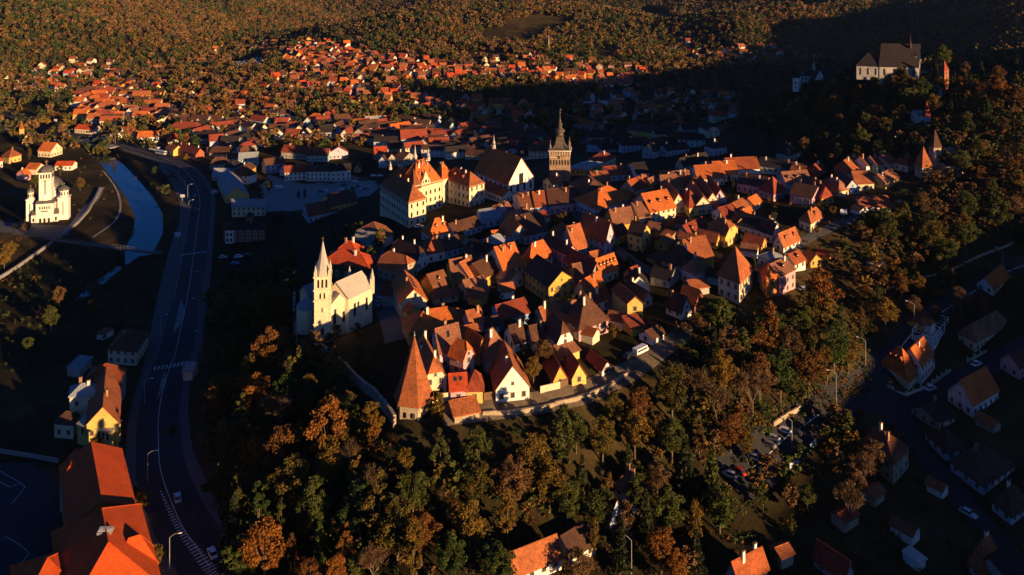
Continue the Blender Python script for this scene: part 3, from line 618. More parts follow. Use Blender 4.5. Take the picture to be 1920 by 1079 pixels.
# --- monastery church
r,k,l,rr_=house('B',(1890,302),(1640,202),(2083,247),7,12,'L','g','orange','white',name='monastery_church',cat='church',label='white monastery church with very steep red brown roof beside the clock tower',ch=0,wkw=dict(w=1.5,h=4.2,sp=4.4,arch=True,first=1.5),rows=1,gablewin=False)
c=(k+rr_)/2; windows(r,c-(rr_-k)*.08,c+(rr_-k)*.08,k.z-3,9,1,sp=1,w=1.8,h=6,arch=True,first=1)
m=(l+E(*TP('B',(1890,302)),k.z))/2; ax_=(l-k); top=(k+rr_)/2+ax_*.8
put_part(r,'ridge_turret',(top.x,top.y,k.z+11.6),turret(8,.8))
addwing(r,'B',(1850,395),(1700,330),(1900,362),4,2.6,'L','g','brown','white',ch=0)
LM.append(('steep-roofed monastery church',960,320))
# --- clock tower
zc=29; base=E(1050,338,zc); root=empty('clock_tower',(base.x,base.y,zc),None,'clock tower',None,'tall stone clock tower with four corner turrets and a baroque tiled spire'); root.rotation_euler=(0,0,math.radians(-6)); root.scale=(.95,.95,.71)
def lp(name, fn): b=MB(); fn(b); return b.build(name,root)
def f(b):
    b.box((0,0,11.5),(12,9.5,25),TSTONE); b.box((0,0,12.4),(12.4,9.9,.5),TSTONE); b.box((0,0,19.4),(12.3,9.8,.4),MW['cream'])
    for i in range(7): b.box((-5.1+i*1.7,-4.86,15.6),(.75,.2,3.8),DARK)
    for i in range(5): b.box((6.06,-3.4+i*1.7,15.6),(.2,.75,3.8),DARK); b.box((-6.06,-3.4+i*1.7,15.6),(.2,.75,3.8),DARK)
body=lp('tower_body',f)
def f(b):
    b.box((0,0,24.3),(13.4,10.9,.5),WOOD)
    for i in range(9): b.box((-6+i*1.5,-5,22.8),(.3,.3,2.6),MW['cream'])
    for s in (-1,1):
        for i in range(7): b.box((6.2*s,-4.6+i*1.5,22.8),(.3,.3,2.6),MW['cream'])
    b.box((0,0,22.8),(11.6,9.1,2.6),DARK); b.box((0,0,24.9),(13.8,11.2,.7),MW['white'])
lp('gallery',f)
def f(b):
    for s,x in ((-1,0),):
        b.lathe((0,0,0),[(1.5,0),(1.5,.12),(1.35,.16)],20,WOOD); b.lathe((0,0,.17),[(1.2,0),(1.2,.05)],20,TSTONE)
        for i in range(12):
            t=i*math.pi/6; b.box((math.cos(t)*1.0,math.sin(t)*1.0,.26),(.2,.07,.05),GOLD,t)
        b.box((0,.35,.3),(.1,.9,.05),GOLD); b.box((.25,-.1,.3),(.7,.1,.05),GOLD,.3)
b=MB(); f(b); cf=b.build('clock_face',root); cf.location=(2.2,-4.78,20.6-.4); cf.rotation_euler=(math.radians(90),0,0)
b=MB(); b.box((0,0,1.2),(1.3,.3,2.4),DARK); b.box((0,-.2,2.5),(1.6,.4,.2),MW['cream']); b.build('figure_niche',root,(-.5,-4.8,18.6))
def sq(s): return [(r_*1.414,z) for r_,z in s]
def f(b): b.lathe((0,0,25.2),sq([(6.5,0),(6.4,.3),(4.0,1.6),(2.9,4.0),(2.3,7.4),(2.0,10.2)]),4,SLATEG,math.pi/4,1,.83)
sp=lp('tower_roof',f)
def f(b): b.lathe((0,0,35.2),[(2.3,0),(2.7,.5),(2.0,1),(2.0,3),(2.7,3.4),(3.0,4.4),(2.5,5.6),(1.4,6.8),(1.0,7.8),(1.3,8.3),(1.3,10),(1.5,10.4),(.8,11.6),(.35,13.5),(.12,19)],12,SLATEG)
lp('spire',f)
def f(b): b.lathe((0,0,54),[(.05,0),(.45,.35),(.45,.6),(.05,1)],10,GOLD); b.box((0,0,56),(.08,.08,2.4),GOLD); b.box((.5,0,56.6),(1,.06,.6),GOLD)
lp('weather_vane',f)
for sx in (-1,1):
    for sy in (-1,1):
        b=MB(); b.lathe((0,0,0),[(.8,0),(.8,2),(1.0,2.3),(.7,3.2),(.35,4.6),(.5,5.2),(.2,6),(.05,8.6)],8,SLATEG); b.build('corner_turret',root,(sx*5.6,sy*4.5,25.2))
LM.append(('clock tower',1048,260))
# --- twin-aisled parish church with pale roof (left of the citadel)
zc=29.0; r,k,l,rr_=house('A',(695,72),(520,50),(872,-12),11,4.6,'R','g','pale','cream',name='parish_church',cat='church',zg=zc,label='cream parish church with slim spired bell tower and pale sheet roof',ch=0,rows=1,wkw=dict(w=1.0,h=4.2,sp=5,arch=True,first=4),gablewin=False,wL=False)
addwing(r,'A',(555,132),(470,70),(692,95),9.5,3,'L','g','pale','cream',ch=0,rows=1,wkw=dict(w=1.0,h=3.4,sp=2.2,arch=True,first=3),gablewin=False,wL=False)
addwing(r,'A',(400,60),(330,20),(560,10),8,2.5,'R','g','metal','cream',ch=0,win=False)
k4=E(*TP('A',(436,392)),zc)   # tower: near corner of its foot
dirn=(rr_-k).normalized(); side=Vector((-dirn.y,dirn.x,0)); 
a1=Vector((.985,.17,0)); a2=Vector((-.17,.985,0)); W_=5.2
tc=k4+a1*W_/2+a2*W_/2; an=math.atan2(a1.y,a1.x)
def f(b):
    b.box((0,0,9.6),(W_,W_,21.2),MW['cream'])
    for z_ in (5.0,12.5,15.9,20.1): b.box((0,0,z_),(W_+.6,W_+.6,.4),MW['cream'])
    for s in (-1,1): b.box((s*2.35,-2.62,9.5),(.4,.2,8),MW['cream']); b.box((2.62,s*2.35,9.5),(.2,.4,8),MW['cream'])
put_part(r,'bell_tower',(tc.x,tc.y,zc),f,an)
for (x0,y0,x1,y1) in ((-2.6,-2.6,2.6,-2.6),(-2.6,2.6,-2.6,-2.6)):
    ca,sa=math.cos(an),math.sin(an); A_=Vector((tc.x+x0*ca-y0*sa,tc.y+x0*sa+y0*ca,0)); B_=Vector((tc.x+x1*ca-y1*sa,tc.y+x1*sa+y1*ca,0))
    m_=(A_+B_)/2; d_=(B_-A_).normalized()
    windows(r,m_-d_*1.9,m_+d_*1.9,zc+16.1,4.2,1,sp=1.0,w=.62,h=2.6,arch=True,first=.6)
    windows(r,m_-d_*1.3,m_+d_*1.3,zc+12.7,3,1,sp=.9,w=.5,h=1.7,arch=True,first=.5)
    windows(r,m_-d_*.9,m_+d_*.9,zc+8,3,1,sp=2,w=.4,h=1.3,first=.8); windows(r,m_-d_*.9,m_+d_*.9,zc+1,4,1,sp=2,w=1,h=2,arch=True,first=.6)
def f(b):
    b.lathe((0,0,0),[(2.9,0),(2.5,1.4),(1.5,5.5),(.7,9.2),(.12,12.4)],8,MR['pale'],math.pi/8); b.box((0,0,13.2),(.1,.1,2),GOLD); b.box((0,0,13.6),(.8,.1,.1),GOLD)
o=put_part(r,'spire',(tc.x,tc.y,zc+20.3),f,an); o.scale=(1,1,.84)
for sx in (-1,1):
    for sy in (-1,1):
        ca,sa=math.cos(an),math.sin(an); x,y=sx*2.2,sy*2.2
        put_part(r,'pinnacle',(tc.x+x*ca-y*sa,tc.y+x*sa+y*ca,zc+20.3),lambda b:(b.box((0,0,.8),(.8,.8,1.6),MW['cream']),b.lathe((0,0,1.6),[(.5,0),(.03,2)],6,MR['pale'])))
for q_,s_ in ((rr_,1),(rr_+(l-k),1),(l,1)):
    put_part(r,'pinnacle',(q_.x,q_.y,zc+9),lambda b:(b.box((0,0,2.2),(1.3,1.3,5),MW['cream']),b.lathe((0,0,4.7),[(.8,0),(.04,3.4)],8,MR['pale'])))
ap=E(*TP('A',(360,330)),zc)
put_part(r,'apse',(ap.x,ap.y+3,zc),lambda b:(b.lathe((0,0,-1),[(3.2,0),(3.2,8)],16,MW['cream']),b.lathe((0,0,7),[(3.5,0),(2.8,1.2),(.2,3)],16,MR['metal'])))
LM.append(('spired cream parish church',610,560))
# --- pyramid-roofed stone tower at the near corner of the citadel
zc=27.0; k=E(775,800,zc); root=empty('stone_tower',(k.x,k.y+2.5,zc),None,'tower',None,'stone tower under a very tall pointed brown roof at the near citadel corner'); root.rotation_euler=(0,0,math.radians(18)); root.scale=(1,1,.88)
def lp(name, fn): b=MB(); fn(b); return b.build(name,root)
lp('tower_wall',lambda b:(b.lathe((0,0,-5),[(5.5,0),(5.1,5),(5.0,12.4)],6,MW['stone'],math.radians(30))))
lp('tower_roof',lambda b:(b.lathe((0,0,7.2),[(5.9,0),(5.8,.3),(4.6,3.6),(2.6,9.8),(1.0,15.4),(.1,18.6)],6,MR['brown'],math.radians(30))))
lp('finial',lambda b:(b.box((0,0,26.4),(.1,.1,2.0),STEEL),b.lathe((0,0,26),[(.25,0),(.25,.3),(.02,.5)],6,STEEL)))
for a_ in (-90,-30,-150,210,30):
    t=math.radians(a_); 
    for s in (-1.2,1.2):
        x=math.cos(t)*4.4-math.sin(t)*s; y=math.sin(t)*4.4+math.cos(t)*s; b=MB(); b.box((0,0,1),(.7,.5,1.5),DARK); b.build('shooting_slot',root,(x,y,3.4),t-math.pi/2)
LM.append(('tall pyramid-roofed stone tower',772,730))
# --- tower with broad pointed roof on the right edge of the citadel
r,k,l,rr_=house('C',(1705,1027),(1577,962),(1802,932),8.5,8.5,'L','p','brown','cream',name='square_tower',cat='tower',label='square stone tower with pointed brown tiled roof by the orange building',ch=0,rows=2,wkw=dict(w=1.0,h=1.7,sp=2.6,first=1.5,pitch=3.6),eo=.7)
LM.append(('square stone tower with broad pointed roof',1388,520))
# --- orthodox church
zc=2.0; k=E(86,415,zc); root=empty('orthodox_church',(k.x,k.y,zc),None,'church',None,'white domed orthodox church with striped walls and a tall bell tower by the river'); root.rotation_euler=(0,0,math.radians(17))
def lp(name, fn): b=MB(); fn(b); return b.build(name,root)
Wt=MW['white']
lp('nave',lambda b:(b.box((0,11,5),(12,17,11),Wt),b.box((0,11,10.7),(12.6,17.6,.5),DOME),b.lathe((0,19.5,-.5),[(5.5,0),(5.5,10.8),(5.9,11.1),(.5,13)],16,Wt),b.box((0,3,1),(23,.6,1.2),MW['grey'])))
def f(b):
    b.box((0,0,5.2),(9,6,11.6),Wt); b.hexa([(-5,-3.4,11),(5,-3.4,11),(5,3,11),(-5,3,11),(-4.4,-2,12.6),(4.4,-2,12.6),(4.4,3,12.6),(-4.4,3,12.6)],DOME)
    for i in range(3): b.lathe((-2.2+i*2.2,-3.02,1.8),[(.01,0),(.01,.01)],3,DARK); b.box((-2.2+i*2.2,-3.02,1.2),(1.2,.1,2.6),DARK)
    for i in range(5): b.box((-2.4+i*1.2,-3.03,8.6),(.6,.1,1.7),DARK)
    b.box((0,-3.1,6.6),(4,.3,.5),DARK)
lp('portico',f)
def f(b):
    b.box((0,1.5,20),(6.4,6.4,17.6),Wt); b.box((0,1.5,28.9),(7.2,7.2,.4),DOME)
    for i in range(4): b.box((-2.1+i*1.4,-1.75,26.5),(.8,.1,2.4),DARK); b.box((3.25,-.6+i*1.4,26.5),(.1,.8,2.4),DARK)
    b.box((0,-1.75,24.6),(6.5,.1,.25),GOLD); b.box((0,-1.75,19.5),(.5,.1,7),DARK); b.box((0,-1.78,23.6),(1.1,.1,.9),WOOD)
    b.lathe((0,-1.6,12.6),[(1.7,0),(1.7,1.2),(1.2,2.2),(.2,2.7)],12,Wt,0,1,.5)
tw=lp('bell_tower',f)
lp('tower_dome',lambda b:(b.lathe((0,1.5,29.1),[(4.4,0),(4.0,1.2),(2.6,2.6),(.8,3.3),(.1,3.6)],8,DOME,math.pi/8),cross(b,(0,1.5,32.4),3,GOLD)))
b=MB(); b.lathe((0,0,0),[(.75,0),(.75,.08)],16,GOLD); o=b.build('icon',root,(0,-1.8,14)); o.rotation_euler=(math.radians(90),0,0)
lp('drum',lambda b:(b.lathe((0,12,10.5),[(6.4,0),(6.4,2.4),(5.9,2.8),(5.9,6.8),(6.5,7.1)],24,Wt),[b.box((math.cos(t)*5.95,12+math.sin(t)*5.95,15.4),(.25,.8,2.6),DARK,t) for t in [math.pi*2*i/16 for i in range(16)]]))
lp('main_dome',lambda b:(b.lathe((0,12,17.6),[(6.6,0),(6.0,2.2),(4.4,4.2),(2.2,5.5),(.1,6)],24,DOME),cross(b,(0,12,23.6),2.4,GOLD)))
for x,rad in ((-8.6,1.9),(8.9,2.8)):
    b=MB(); b.box((0,0,6),(rad*2,rad*2,13.6),Wt); b.box((0,-rad-.03,6.6),(.4,.1,8),DARK); b.box((0,0,12.9),(rad*2.3,rad*2.3,.35),Wt); b.lathe((0,0,13),[(rad,0),(rad*.85,.3),(rad*.85,3.6),(rad*1.1,4)],12,Wt)
    for i in range(10): t=2*math.pi*i/10; b.box((math.cos(t)*rad*.85,math.sin(t)*rad*.85,15),(.2,.5,2),DARK,t)
    o=b.build('corner_tower',root,(x,3,0)); c_=MB(); c_.lathe((0,0,0),[(rad*1.1,0),(rad*.95,1),(rad*.55,1.9),(.1,2.6)],12,DOME); cross(c_,(0,0,2.5),1.6,GOLD); c_.build('dome',o,(0,0,17))
for s in (-1,1): lp('side_porch',lambda b:(b.box((s*5.8,-1,2),(2.4,3,5),Wt),b.hexa([(s*5.8-1.4,-2.8,4.5),(s*5.8+1.4,-2.8,4.5),(s*5.8+1.4,1,4.5),(s*5.8-1.4,1,4.5),(s*5.8-1,-.5,7),(s*5.8+1,-.5,7),(s*5.8+1,1,7),(s*5.8-1,1,7)],DOME),b.box((s*5.8,-2.55,1.8),(1,.1,2),DARK)))
LM.append(('white domed orthodox church',88,350))
# --- church on the hill
zc=76.0; r,k,l,rr_=house('N',(1130,505),(840,500),(1150,470),8,14,'L','g','black','grey',name='hill_church',cat='church',zg=zc,label='long pale grey church with huge dark roof on the wooded hilltop',ch=0,rows=1,wkw=dict(w=1.2,h=4.5,sp=5,arch=True,first=2),gablewin=False)  # white walls greyed and roof blackened to carry the hill's shade in colour
addwing(r,'N',(836,498),(664,492),(850,470),8,8,'L','h','black','grey',ch=0,rows=1,wkw=dict(w=1.0,h=4.5,sp=4,arch=True,first=2))
addwing(r,'N',(1115,420),(1035,416),(1122,405),15,4,'L','p','dark','grey',ch=0,rows=1,wkw=dict(first=13))
addwing(r,'N',(1235,500),(1136,500),(1240,480),4,3.4,'L','g','dark','cream',ch=0)
p=E(*TP('N',(1068,352)),zc+20.5); put_part(r,'spire',(p.x,p.y,p.z),lambda b:(b.lathe((0,0,-1),[(1.0,0),(1.0,2),(.4,5),(.06,10)],8,MR['dark'])))
LM.append(('hilltop church',1665,110))
r,k,l,rr_=house('N',(505,572),(245,570),(530,550),7.5,6,'L','h','black','white',name='school_building',cat='school',zg=61,label='long white building with blackish roof and small spire left of the hilltop church',ch=2,rows=2,wkw=dict(h=1.7,pitch=3.4))
p=E(*TP('N',(385,585)),68.5)
put_part(r,'gable',(p.x,p.y-1,p.z-4),lambda b:(b.poly([(-3.4,-.2,0),(3.4,-.2,0),(3.4,-.2,3.6),(0,-.2,10),(-3.4,-.2,3.6)],MW['white']),b.slab([[(-3.6,-.5,3.4),(0,-.5,10.2),(0,7,10.2),(-3.6,7,3.4)],[(0,-.5,10.2),(3.6,-.5,3.4),(3.6,7,3.4),(0,7,10.2)]],.2,MR['black'])))
p=E(*TP('N',(345,515)),74.5); put_part(r,'spire',(p.x,p.y,p.z-1),turret(8,.9))
addwing(r,'N',(230,585),(190,580),(250,565),9,3,'L','h','black','white',ch=0,rows=2)
# little defence towers
def tower(name,px,py,z,hw,h,hr,roof,wall,label,sides=4,rot=.3,slots=2):
    p=E(px,py,z); o=empty(name,(p.x,p.y,z),None,'tower',None,label); o.rotation_euler=(0,0,rot)
    b=MB(); b.lathe((0,0,-4),[(hw*1.08,0),(hw,h+4)],sides,MW[wall],math.pi/sides); b.build('tower_wall',o)
    b=MB(); b.lathe((0,0,h),[(hw*1.2,0),(hw*.95,hr*.2),(hw*.45,hr*.62),(.05,hr)],sides,MR[roof],math.pi/sides); b.build('tower_roof',o)
    for i in range(slots):
        for s in range(sides):
            t=-math.pi/2+2*math.pi*s/sides; R_=hw*math.cos(math.pi/sides); q=MB(); q.box((0,0,0),(.6,.2,1.0),DARK); q.build('slot',o,(math.cos(t)*R_,math.sin(t)*R_,h-1.5-3*i),t+math.pi/2)
    return o
tower('ropemaker_tower',*[1440+1323/4,650/4],76,2.4,10,6.5,'redbrown','redbrick','narrow brick tower with pointed red roof right of the hilltop church')
tower('stone_gate_tower',1440+1253/4,270+155/4,49,2.9,9,9,'dark','stone','pale stone tower with pointed dark brown roof beside the round bastion',4,.1)
tower('small_pointed_tower',1440+1165/4,270+215/4,46,3.9,3.2,10,'brown','stone','low tower under a tall pointed orange brown roof left of the bastion',4,.2,1)
tower('bell_turret',1440+1190/4,260,50,2.1,13,9,'redbrown','lilac','slim pale tower with sharp spire above the round bastion',6,.2)
tower('old_round_tower',960+1592/4,222,15,5.2,10,6.5,'redbrown','cream','round pale tower with reddish conical cap at the foot of the dark hill',12,.2)
house('N',(1296,652),4,(1328,648),6,2,'R','g','dark','white',zg=70,ch=0,label='small white house beside the narrow brick tower on the hilltop')
house('N',(870,1010),(830,1000),(962,1005),3.5,5.5,'R','h','redbrown','white',ch=1,label='white villa with dull red hipped roof and veranda alone among dark hillside trees')
house('N',(1130,850),6,(1070,850),3,2,'R','g','metal','white',ch=0,label='little white chapel hidden among the trees of the dark hillside')
house('O',(1600,1010),(1470,985),(1716,985),7,5.5,'R','x','redbrown','cream',ch=2,rows=2,hf=.4,zg=22,label='tall cream house with steep dull red roof at the foot of the dark hill')
house('O',(1840,1035),8,(1750,1010),6,3.5,'R','g','black','cream',ch=1,zg=24)
house('O',(1070,1000),(875,975),(1080,960),5.5,4,'L','g','dark','yellow',ch=1,rows=1)
house('O',(885,1045),9,(740,1045),5,5,'R','g','black','paleblue',ch=0)
house('O',(740,1010),9,(560,1010),6,3.5,'R','g','black','grey',ch=0,rows=2)
house('O',(275,1010),10,(105,1010),8,.4,'R','f','black','teal',ch=0,rows=2,wkw=dict(w=1.6,h=1.5,sp=2.2),base='long flat-roofed teal block with bands of windows',cat='office block',name='office_block')
house('O',(690,945),(560,940),(490,890),5,4,'R','g','red','grey',ch=0)
house('O',(700,905),9,(830,860),5,3,'R','g','brown','cream',ch=0)
house('O',(1130,970),8,(1240,955),4,4,'R','g','brown','ochre',ch=0); house('O',(1240,955),8,(1310,925),4,4,'R','g','orange','ochre',ch=0)
house('O',(1230,840),8,(1308,830),4,3.4,'R','g','orange','yellow',ch=0)
house('O',(1560,770),9,(1638,760),6,4,'R','h','brown','green',ch=0,rows=2)
house('O',(1325,700),7,(1378,690),5,4,'L','g','redbrown','white',ch=0)
house('O',(230,860),8,(100,850),4,4,'L','g','dark','white',ch=1); house('O',(0,900),9,(65,890),4.5,3.4,'R','g','brown','white',ch=0)
house('Q',(1090,1045),12,(1285,1035),8,6.5,'R','g','redbrown','teal',ch=0,rows=2,base='long blue green building under a big dull red roof with eyelid dormers',dm=0)
house('Q',(1290,1040),10,(1405,1040),7,2,'R','g','dark','green',ch=0,rows=2)
house('Q',(1025,970),9,(1170,945),7,3.6,'R','g','orange','paleblue',ch=0,rows=2)
house('Q',(820,905),10,(968,900),6,3,'R','g','pale','white',ch=0,win=False,base='large white hall with pale metal roof',cat='hall',name='sports_hall')
house('Q',(200,890),8,(300,885),6,.4,'R','f','pale','white',ch=0,rows=1); house('Q',(390,885),8,(485,890),5,4,'R','h','orange','yellow',ch=0)
house('Q',(220,1010),9,(318,1010),5,4,'R','g','redbrown','red',ch=0); house('Q',(330,1015),7,(388,1015),4,4,'L','g','black','white',ch=0)
house('Q',(780,960),10,(915,960),7,2.5,'R','g','dark','grey',ch=0); house('Q',(1160,790),8,(1232,780),5,4,'L','g','brown','white',ch=0)
house('Q',(1250,815),8,(1330,800),5,4,'R','g','red','cream',ch=0); house('Q',(1090,780),8,(1165,770),5,3,'R','g','orange','paleblue',ch=0)
for x,y,c_,rf in ((430,690,'white','brown'),(565,665,'yellow','orange'),(665,675,'white','brown'),(310,680,'yellow','brown'),(795,710,'white','brown'),(625,520,'cream','brown'),(1000,600,'cream','redbrown'),(1115,595,'paleblue','orange'),(800,800,'white','dark'),(935,810,'ochre','orange'),(130,650,'white','dark'),(25,645,'ochre','brown'),(230,690,'yellow','brown')):
    house('Q',(x,y),7,(x+72,y-3),4,4,'R','h',rf,c_,ch=0)
house('Q',(750,570),9,(905,565),5,4,'R','g','dark','white',ch=0,rows=2,base='row of white houses with pointed gables',dm=4)
house('S',(560,965),9,(700,975),4,3,'R','g','red','cream',ch=0); house('S',(825,1000),9,(885,1005),5,3,'R','g','black','white',ch=0,rows=2)
house('S',(880,990),9,(1000,1005),5.5,4,'R','g','brown','yellow',ch=0,rows=2,dm=3); house('S',(1030,1030),9,(1180,1025),5,4,'R','g','orange','white',ch=0)
house('S',(1170,910),(1110,850),(1235,865),6,4.5,'L','g','black','cream',ch=0,rows=2); house('S',(1250,960),14,(1480,970),7,4.5,'R','h','redbrown','ochre',ch=2,rows=2)
house('S',(1450,1030),10,(1670,1040),5.5,4,'R','g','black','grey',ch=0,rows=2); house('S',(1240,880),9,(1390,870),5,2,'R','g','brown','grey',ch=0)
house('S',(1260,1050),8,(1360,1040),4,4,'R','h','red','cream',ch=0); house('S',(1780,870),8,(1830,870),5,4,'L','g','brown','ochre',ch=0)
r,_,_,_=house('S',(165,1052),7,(232,1048),4.5,4,'L','g','brown','yellow',ch=0,name='chapel',cat='chapel',label='small yellow chapel with a pointed belfry in the shade at the left edge')
p=E(*TP('S',(163,1060)),tz(*E(*TP('S',(163,1070)),2)[:2])); put_part(r,'belfry',(p.x,p.y,p.z),lambda b:(b.box((0,0,5),(2.6,2.6,11),MW['yellow']),b.lathe((0,0,10.4),[(2,0),(.05,7)],4,MR['brown'],math.pi/4)))
# --- orange-roofed school by the road
SK=dict(roof='school',wall='red'); zc=2.0
def w2(b): return Vector(b)
ur=Vector((-14,23,0)).normalized(); ul=Vector((-23,-14,0)).normalized()
K1=E(*TP('K',(1012,560)),zc+9); root=empty('school',(K1.x,K1.y,zc),None,'school',None,'big school with vivid orange roofs beside the curving road in the near left corner')
kwS=dict(win=True,ch=0,rows=2,wkw=dict(w=1.5,h=1.9,sp=2.6,first=1.4,pitch=4,frame=WHITE))
R1=E(*TP('K',(905,130)),zc+9); L1=K1+ul*15; block(root,K1,L1,R1,zc-1,9,4.2,'R','g','school','orange',**kwS)
K2=E(*TP('K',(1215,1160)),zc+10); R2=E(*TP('K',(1045,545)),zc+10); L2=K2+ul*19; block(root,K2,L2,R2,zc-1,10,7.5,'R','h','school','orange',sky=0,**kwS)
K3=E(*TP('K',(640,1230)),zc+8); R3=E(*TP('K',(570,850)),zc+8); L3=K3+ul*13; block(root,K3,L3,R3,zc-1,8,5,'L','h','school','grey',**kwS)
K4=E(*TP('K',(575,345)),zc+8); R4=E(*TP('K',(640,150)),zc+8); L4=K4+ul*4; block(root,K4,L4,R4,zc-1,8,2.5,'R','h','school','lilac',win=False,ch=0)
c2=(K2+R2)/2; b=MB(); o_=root.location
K5=K2+(R2-K2)*.30; R5=K2+(R2-K2)*.48
block(root,K5+Vector((.5,-.3,0)),K5+ul*8,R5+Vector((.5,-.3,0)),zc+8,1,5,'L','h','school','orange',win=False,ch=0)
q=R2+ul*9.5+(K2-R2)*.55; put_part(root,'skylight',(q.x,q.y,zc+17.2),lambda b:(b.hexa([(-1.6,-1,-.4),(1.6,-1,-.4),(1.6,.6,.1),(-1.6,.6,.1),(-1.6,-1,.1),(1.6,-1,.1),(1.6,.6,.6),(-1.6,.6,.6)],STEEL),[b.box((x,-.25,.42),(.85,1.1,.05),WHITE) for x in (-1,0,1)]))
LM.append(('orange-roofed school',200,960))
# --- villa with blue metal roof and yellow front above the school
r,k,l,rr_=house('L',(522,812),(412,778),(735,800),9,2.2,'R','h','metal','cream',name='villa',cat='villa',zg=2,label='old villa with blue grey metal roof, brown roofed wing and arched yellow front',ch=2,rows=2,wkw=dict(first=2.4,pitch=3.4))
addwing(r,'L',(890,1005),(738,950),(905,700),7.5,5,'R','g','brown','yellow',ch=1,zg=2,rows=2)
addwing(r,'L',(895,702),(640,690),(905,610),8.5,3.6,'R','h','brown','cream',ch=0,zg=2)
k5,l5,r5=addwing(r,'L',(835,1080),(580,1022),(905,1000),5.8,.6,'R','f','pale','yellow',ch=0,zg=2,win=False)
windows(r,l5+(k5-l5)*.1,l5+(k5-l5)*.95,2,6,1,sp=1.5,w=.8,h=1.9,arch=True,first=3.2)
addwing(r,'L',(550,1020),(408,1010),(560,960),4.5,2.4,'R','h','dark','cream',ch=0,zg=2)
LM.append(('blue-roofed old villa',165,750))
# --- guest house with roof terrace (right)
r,k,l,rr_=house('H',(1032,642),(845,562),(1132,602),4,6,'L','h','orange','white',name='guest_house',cat='guest house',label='white guest house with orange brown roofs, dormers and a framed roof terrace',ch=0,dm=3,rows=1,wkw=dict(w=1.4,h=2.0,sp=3.0,frame=WHITE))
zg_=r.location.z
addwing(r,'H',(1150,582),(1060,500),(1240,490),6,4,'R','g','orange','white',ch=1,dm=1,rows=2,zg=zg_)
addwing(r,'H',(1055,705),(1030,650),(1138,632),2.4,1.2,'R','s','orange','cream',ch=0,zg=zg_,win=False)
kt,lt,rt=addwing(r,'H',(1235,440),(1095,372),(1352,285),4.5,.3,'R','f','pale','white',ch=0,zg=zg_,rows=1,wkw=dict(w=1.6,h=2,sp=3.2))
def f(b):
    o_=r.location; s=lambda p,z:(p.x-o_.x,p.y-o_.y,z-o_.z); qt=lt+rt-kt; z1=kt.z+.3; z2=z1+2.6
    for a,c in ((kt,rt),(rt,qt),(qt,lt),(lt,kt),((kt+lt)/2,(rt+qt)/2),((kt+rt)/2,(lt+qt)/2)):
        b.tube(s(a,z2),s(c,z2),.13,.13,WHITE,4); b.tube(s(a,z1+1),s(c,z1+1),.06,.06,WHITE,4)
    for a in (kt,rt,qt,lt,(kt+rt)/2,(lt+qt)/2,kt+(rt-kt)*.25,kt+(rt-kt)*.75,lt+(qt-lt)*.25,lt+(qt-lt)*.75): b.tube(s(a,z1),s(a,z2),.13,.13,WHITE,4)
    for i in range(1,8):
        a=kt+(rt-kt)*i/8; c=lt+(qt-lt)*i/8; b.tube(s(a,z2+.1),s(c,z2+.1),.06,.06,WHITE,4)
b=MB(); f(b); b.build('terrace_frame',r)
LM.append(('white guest house with roof terrace',1715,670))
# --- brick hotel beside the main road
r,k,l,rr_=house('M',(1680,640),(1640,600),(1990,640),7.5,2.4,'R','h','black','redbrick',name='hotel',cat='hotel',label='dark roofed brick hotel with white bay windows beside the main road',ch=1,rows=2,wkw=dict(w=1.3,h=1.9,sp=3.4,frame=WHITE,pitch=3.6))
p=(k+rr_)/2; put_part(r,'cupola',(p.x,p.y+8,r.location.z+10.6),lambda b:(b.box((0,0,0),(3,3,3),MW['redbrick']),b.lathe((0,0,1.4),[(2.6,0),(.1,2.8)],4,MR['black'],math.pi/4)))
put_part(r,'bay',(k.x+3.2,k.y-.3,r.location.z),lambda b:(b.box((0,0,3),(4.2,1.6,7.4),MW['white']),b.box((-1,-.85,2),(1.1,.1,1.6),GLASS),b.box((1,-.85,2),(1.1,.1,1.6),GLASS),b.box((-1,-.85,5),(1.1,.1,1.6),GLASS),b.box((1,-.85,5),(1.1,.1,1.6),GLASS)))
addwing(r,'M',(1740,470),(1700,440),(1990,470),6,3,'R','g','metal','cream',ch=1)
LM.append(('dark-roofed brick hotel',455,420))
LM += [('green house with red roof',650,480),('river',255,400),('curving main road',350,520),('old citadel houses',1150,450),('left-hand gravel car park',590,350),('crossroads by the guest house',1640,745),('white gabled house in the near right',1830,730),('round bastion on the hillside',1780,310),('white gabled house on the citadel lane',960,700),('lower left corner of the photo',60,1010),('bottom edge of the photo',1000,1075),('lower right corner of the photo',1860,1030),('far meadow hill',1060,50),('far left forest',150,60),('left-hand tiled suburb',200,180),('middle hillside suburb',700,130)]
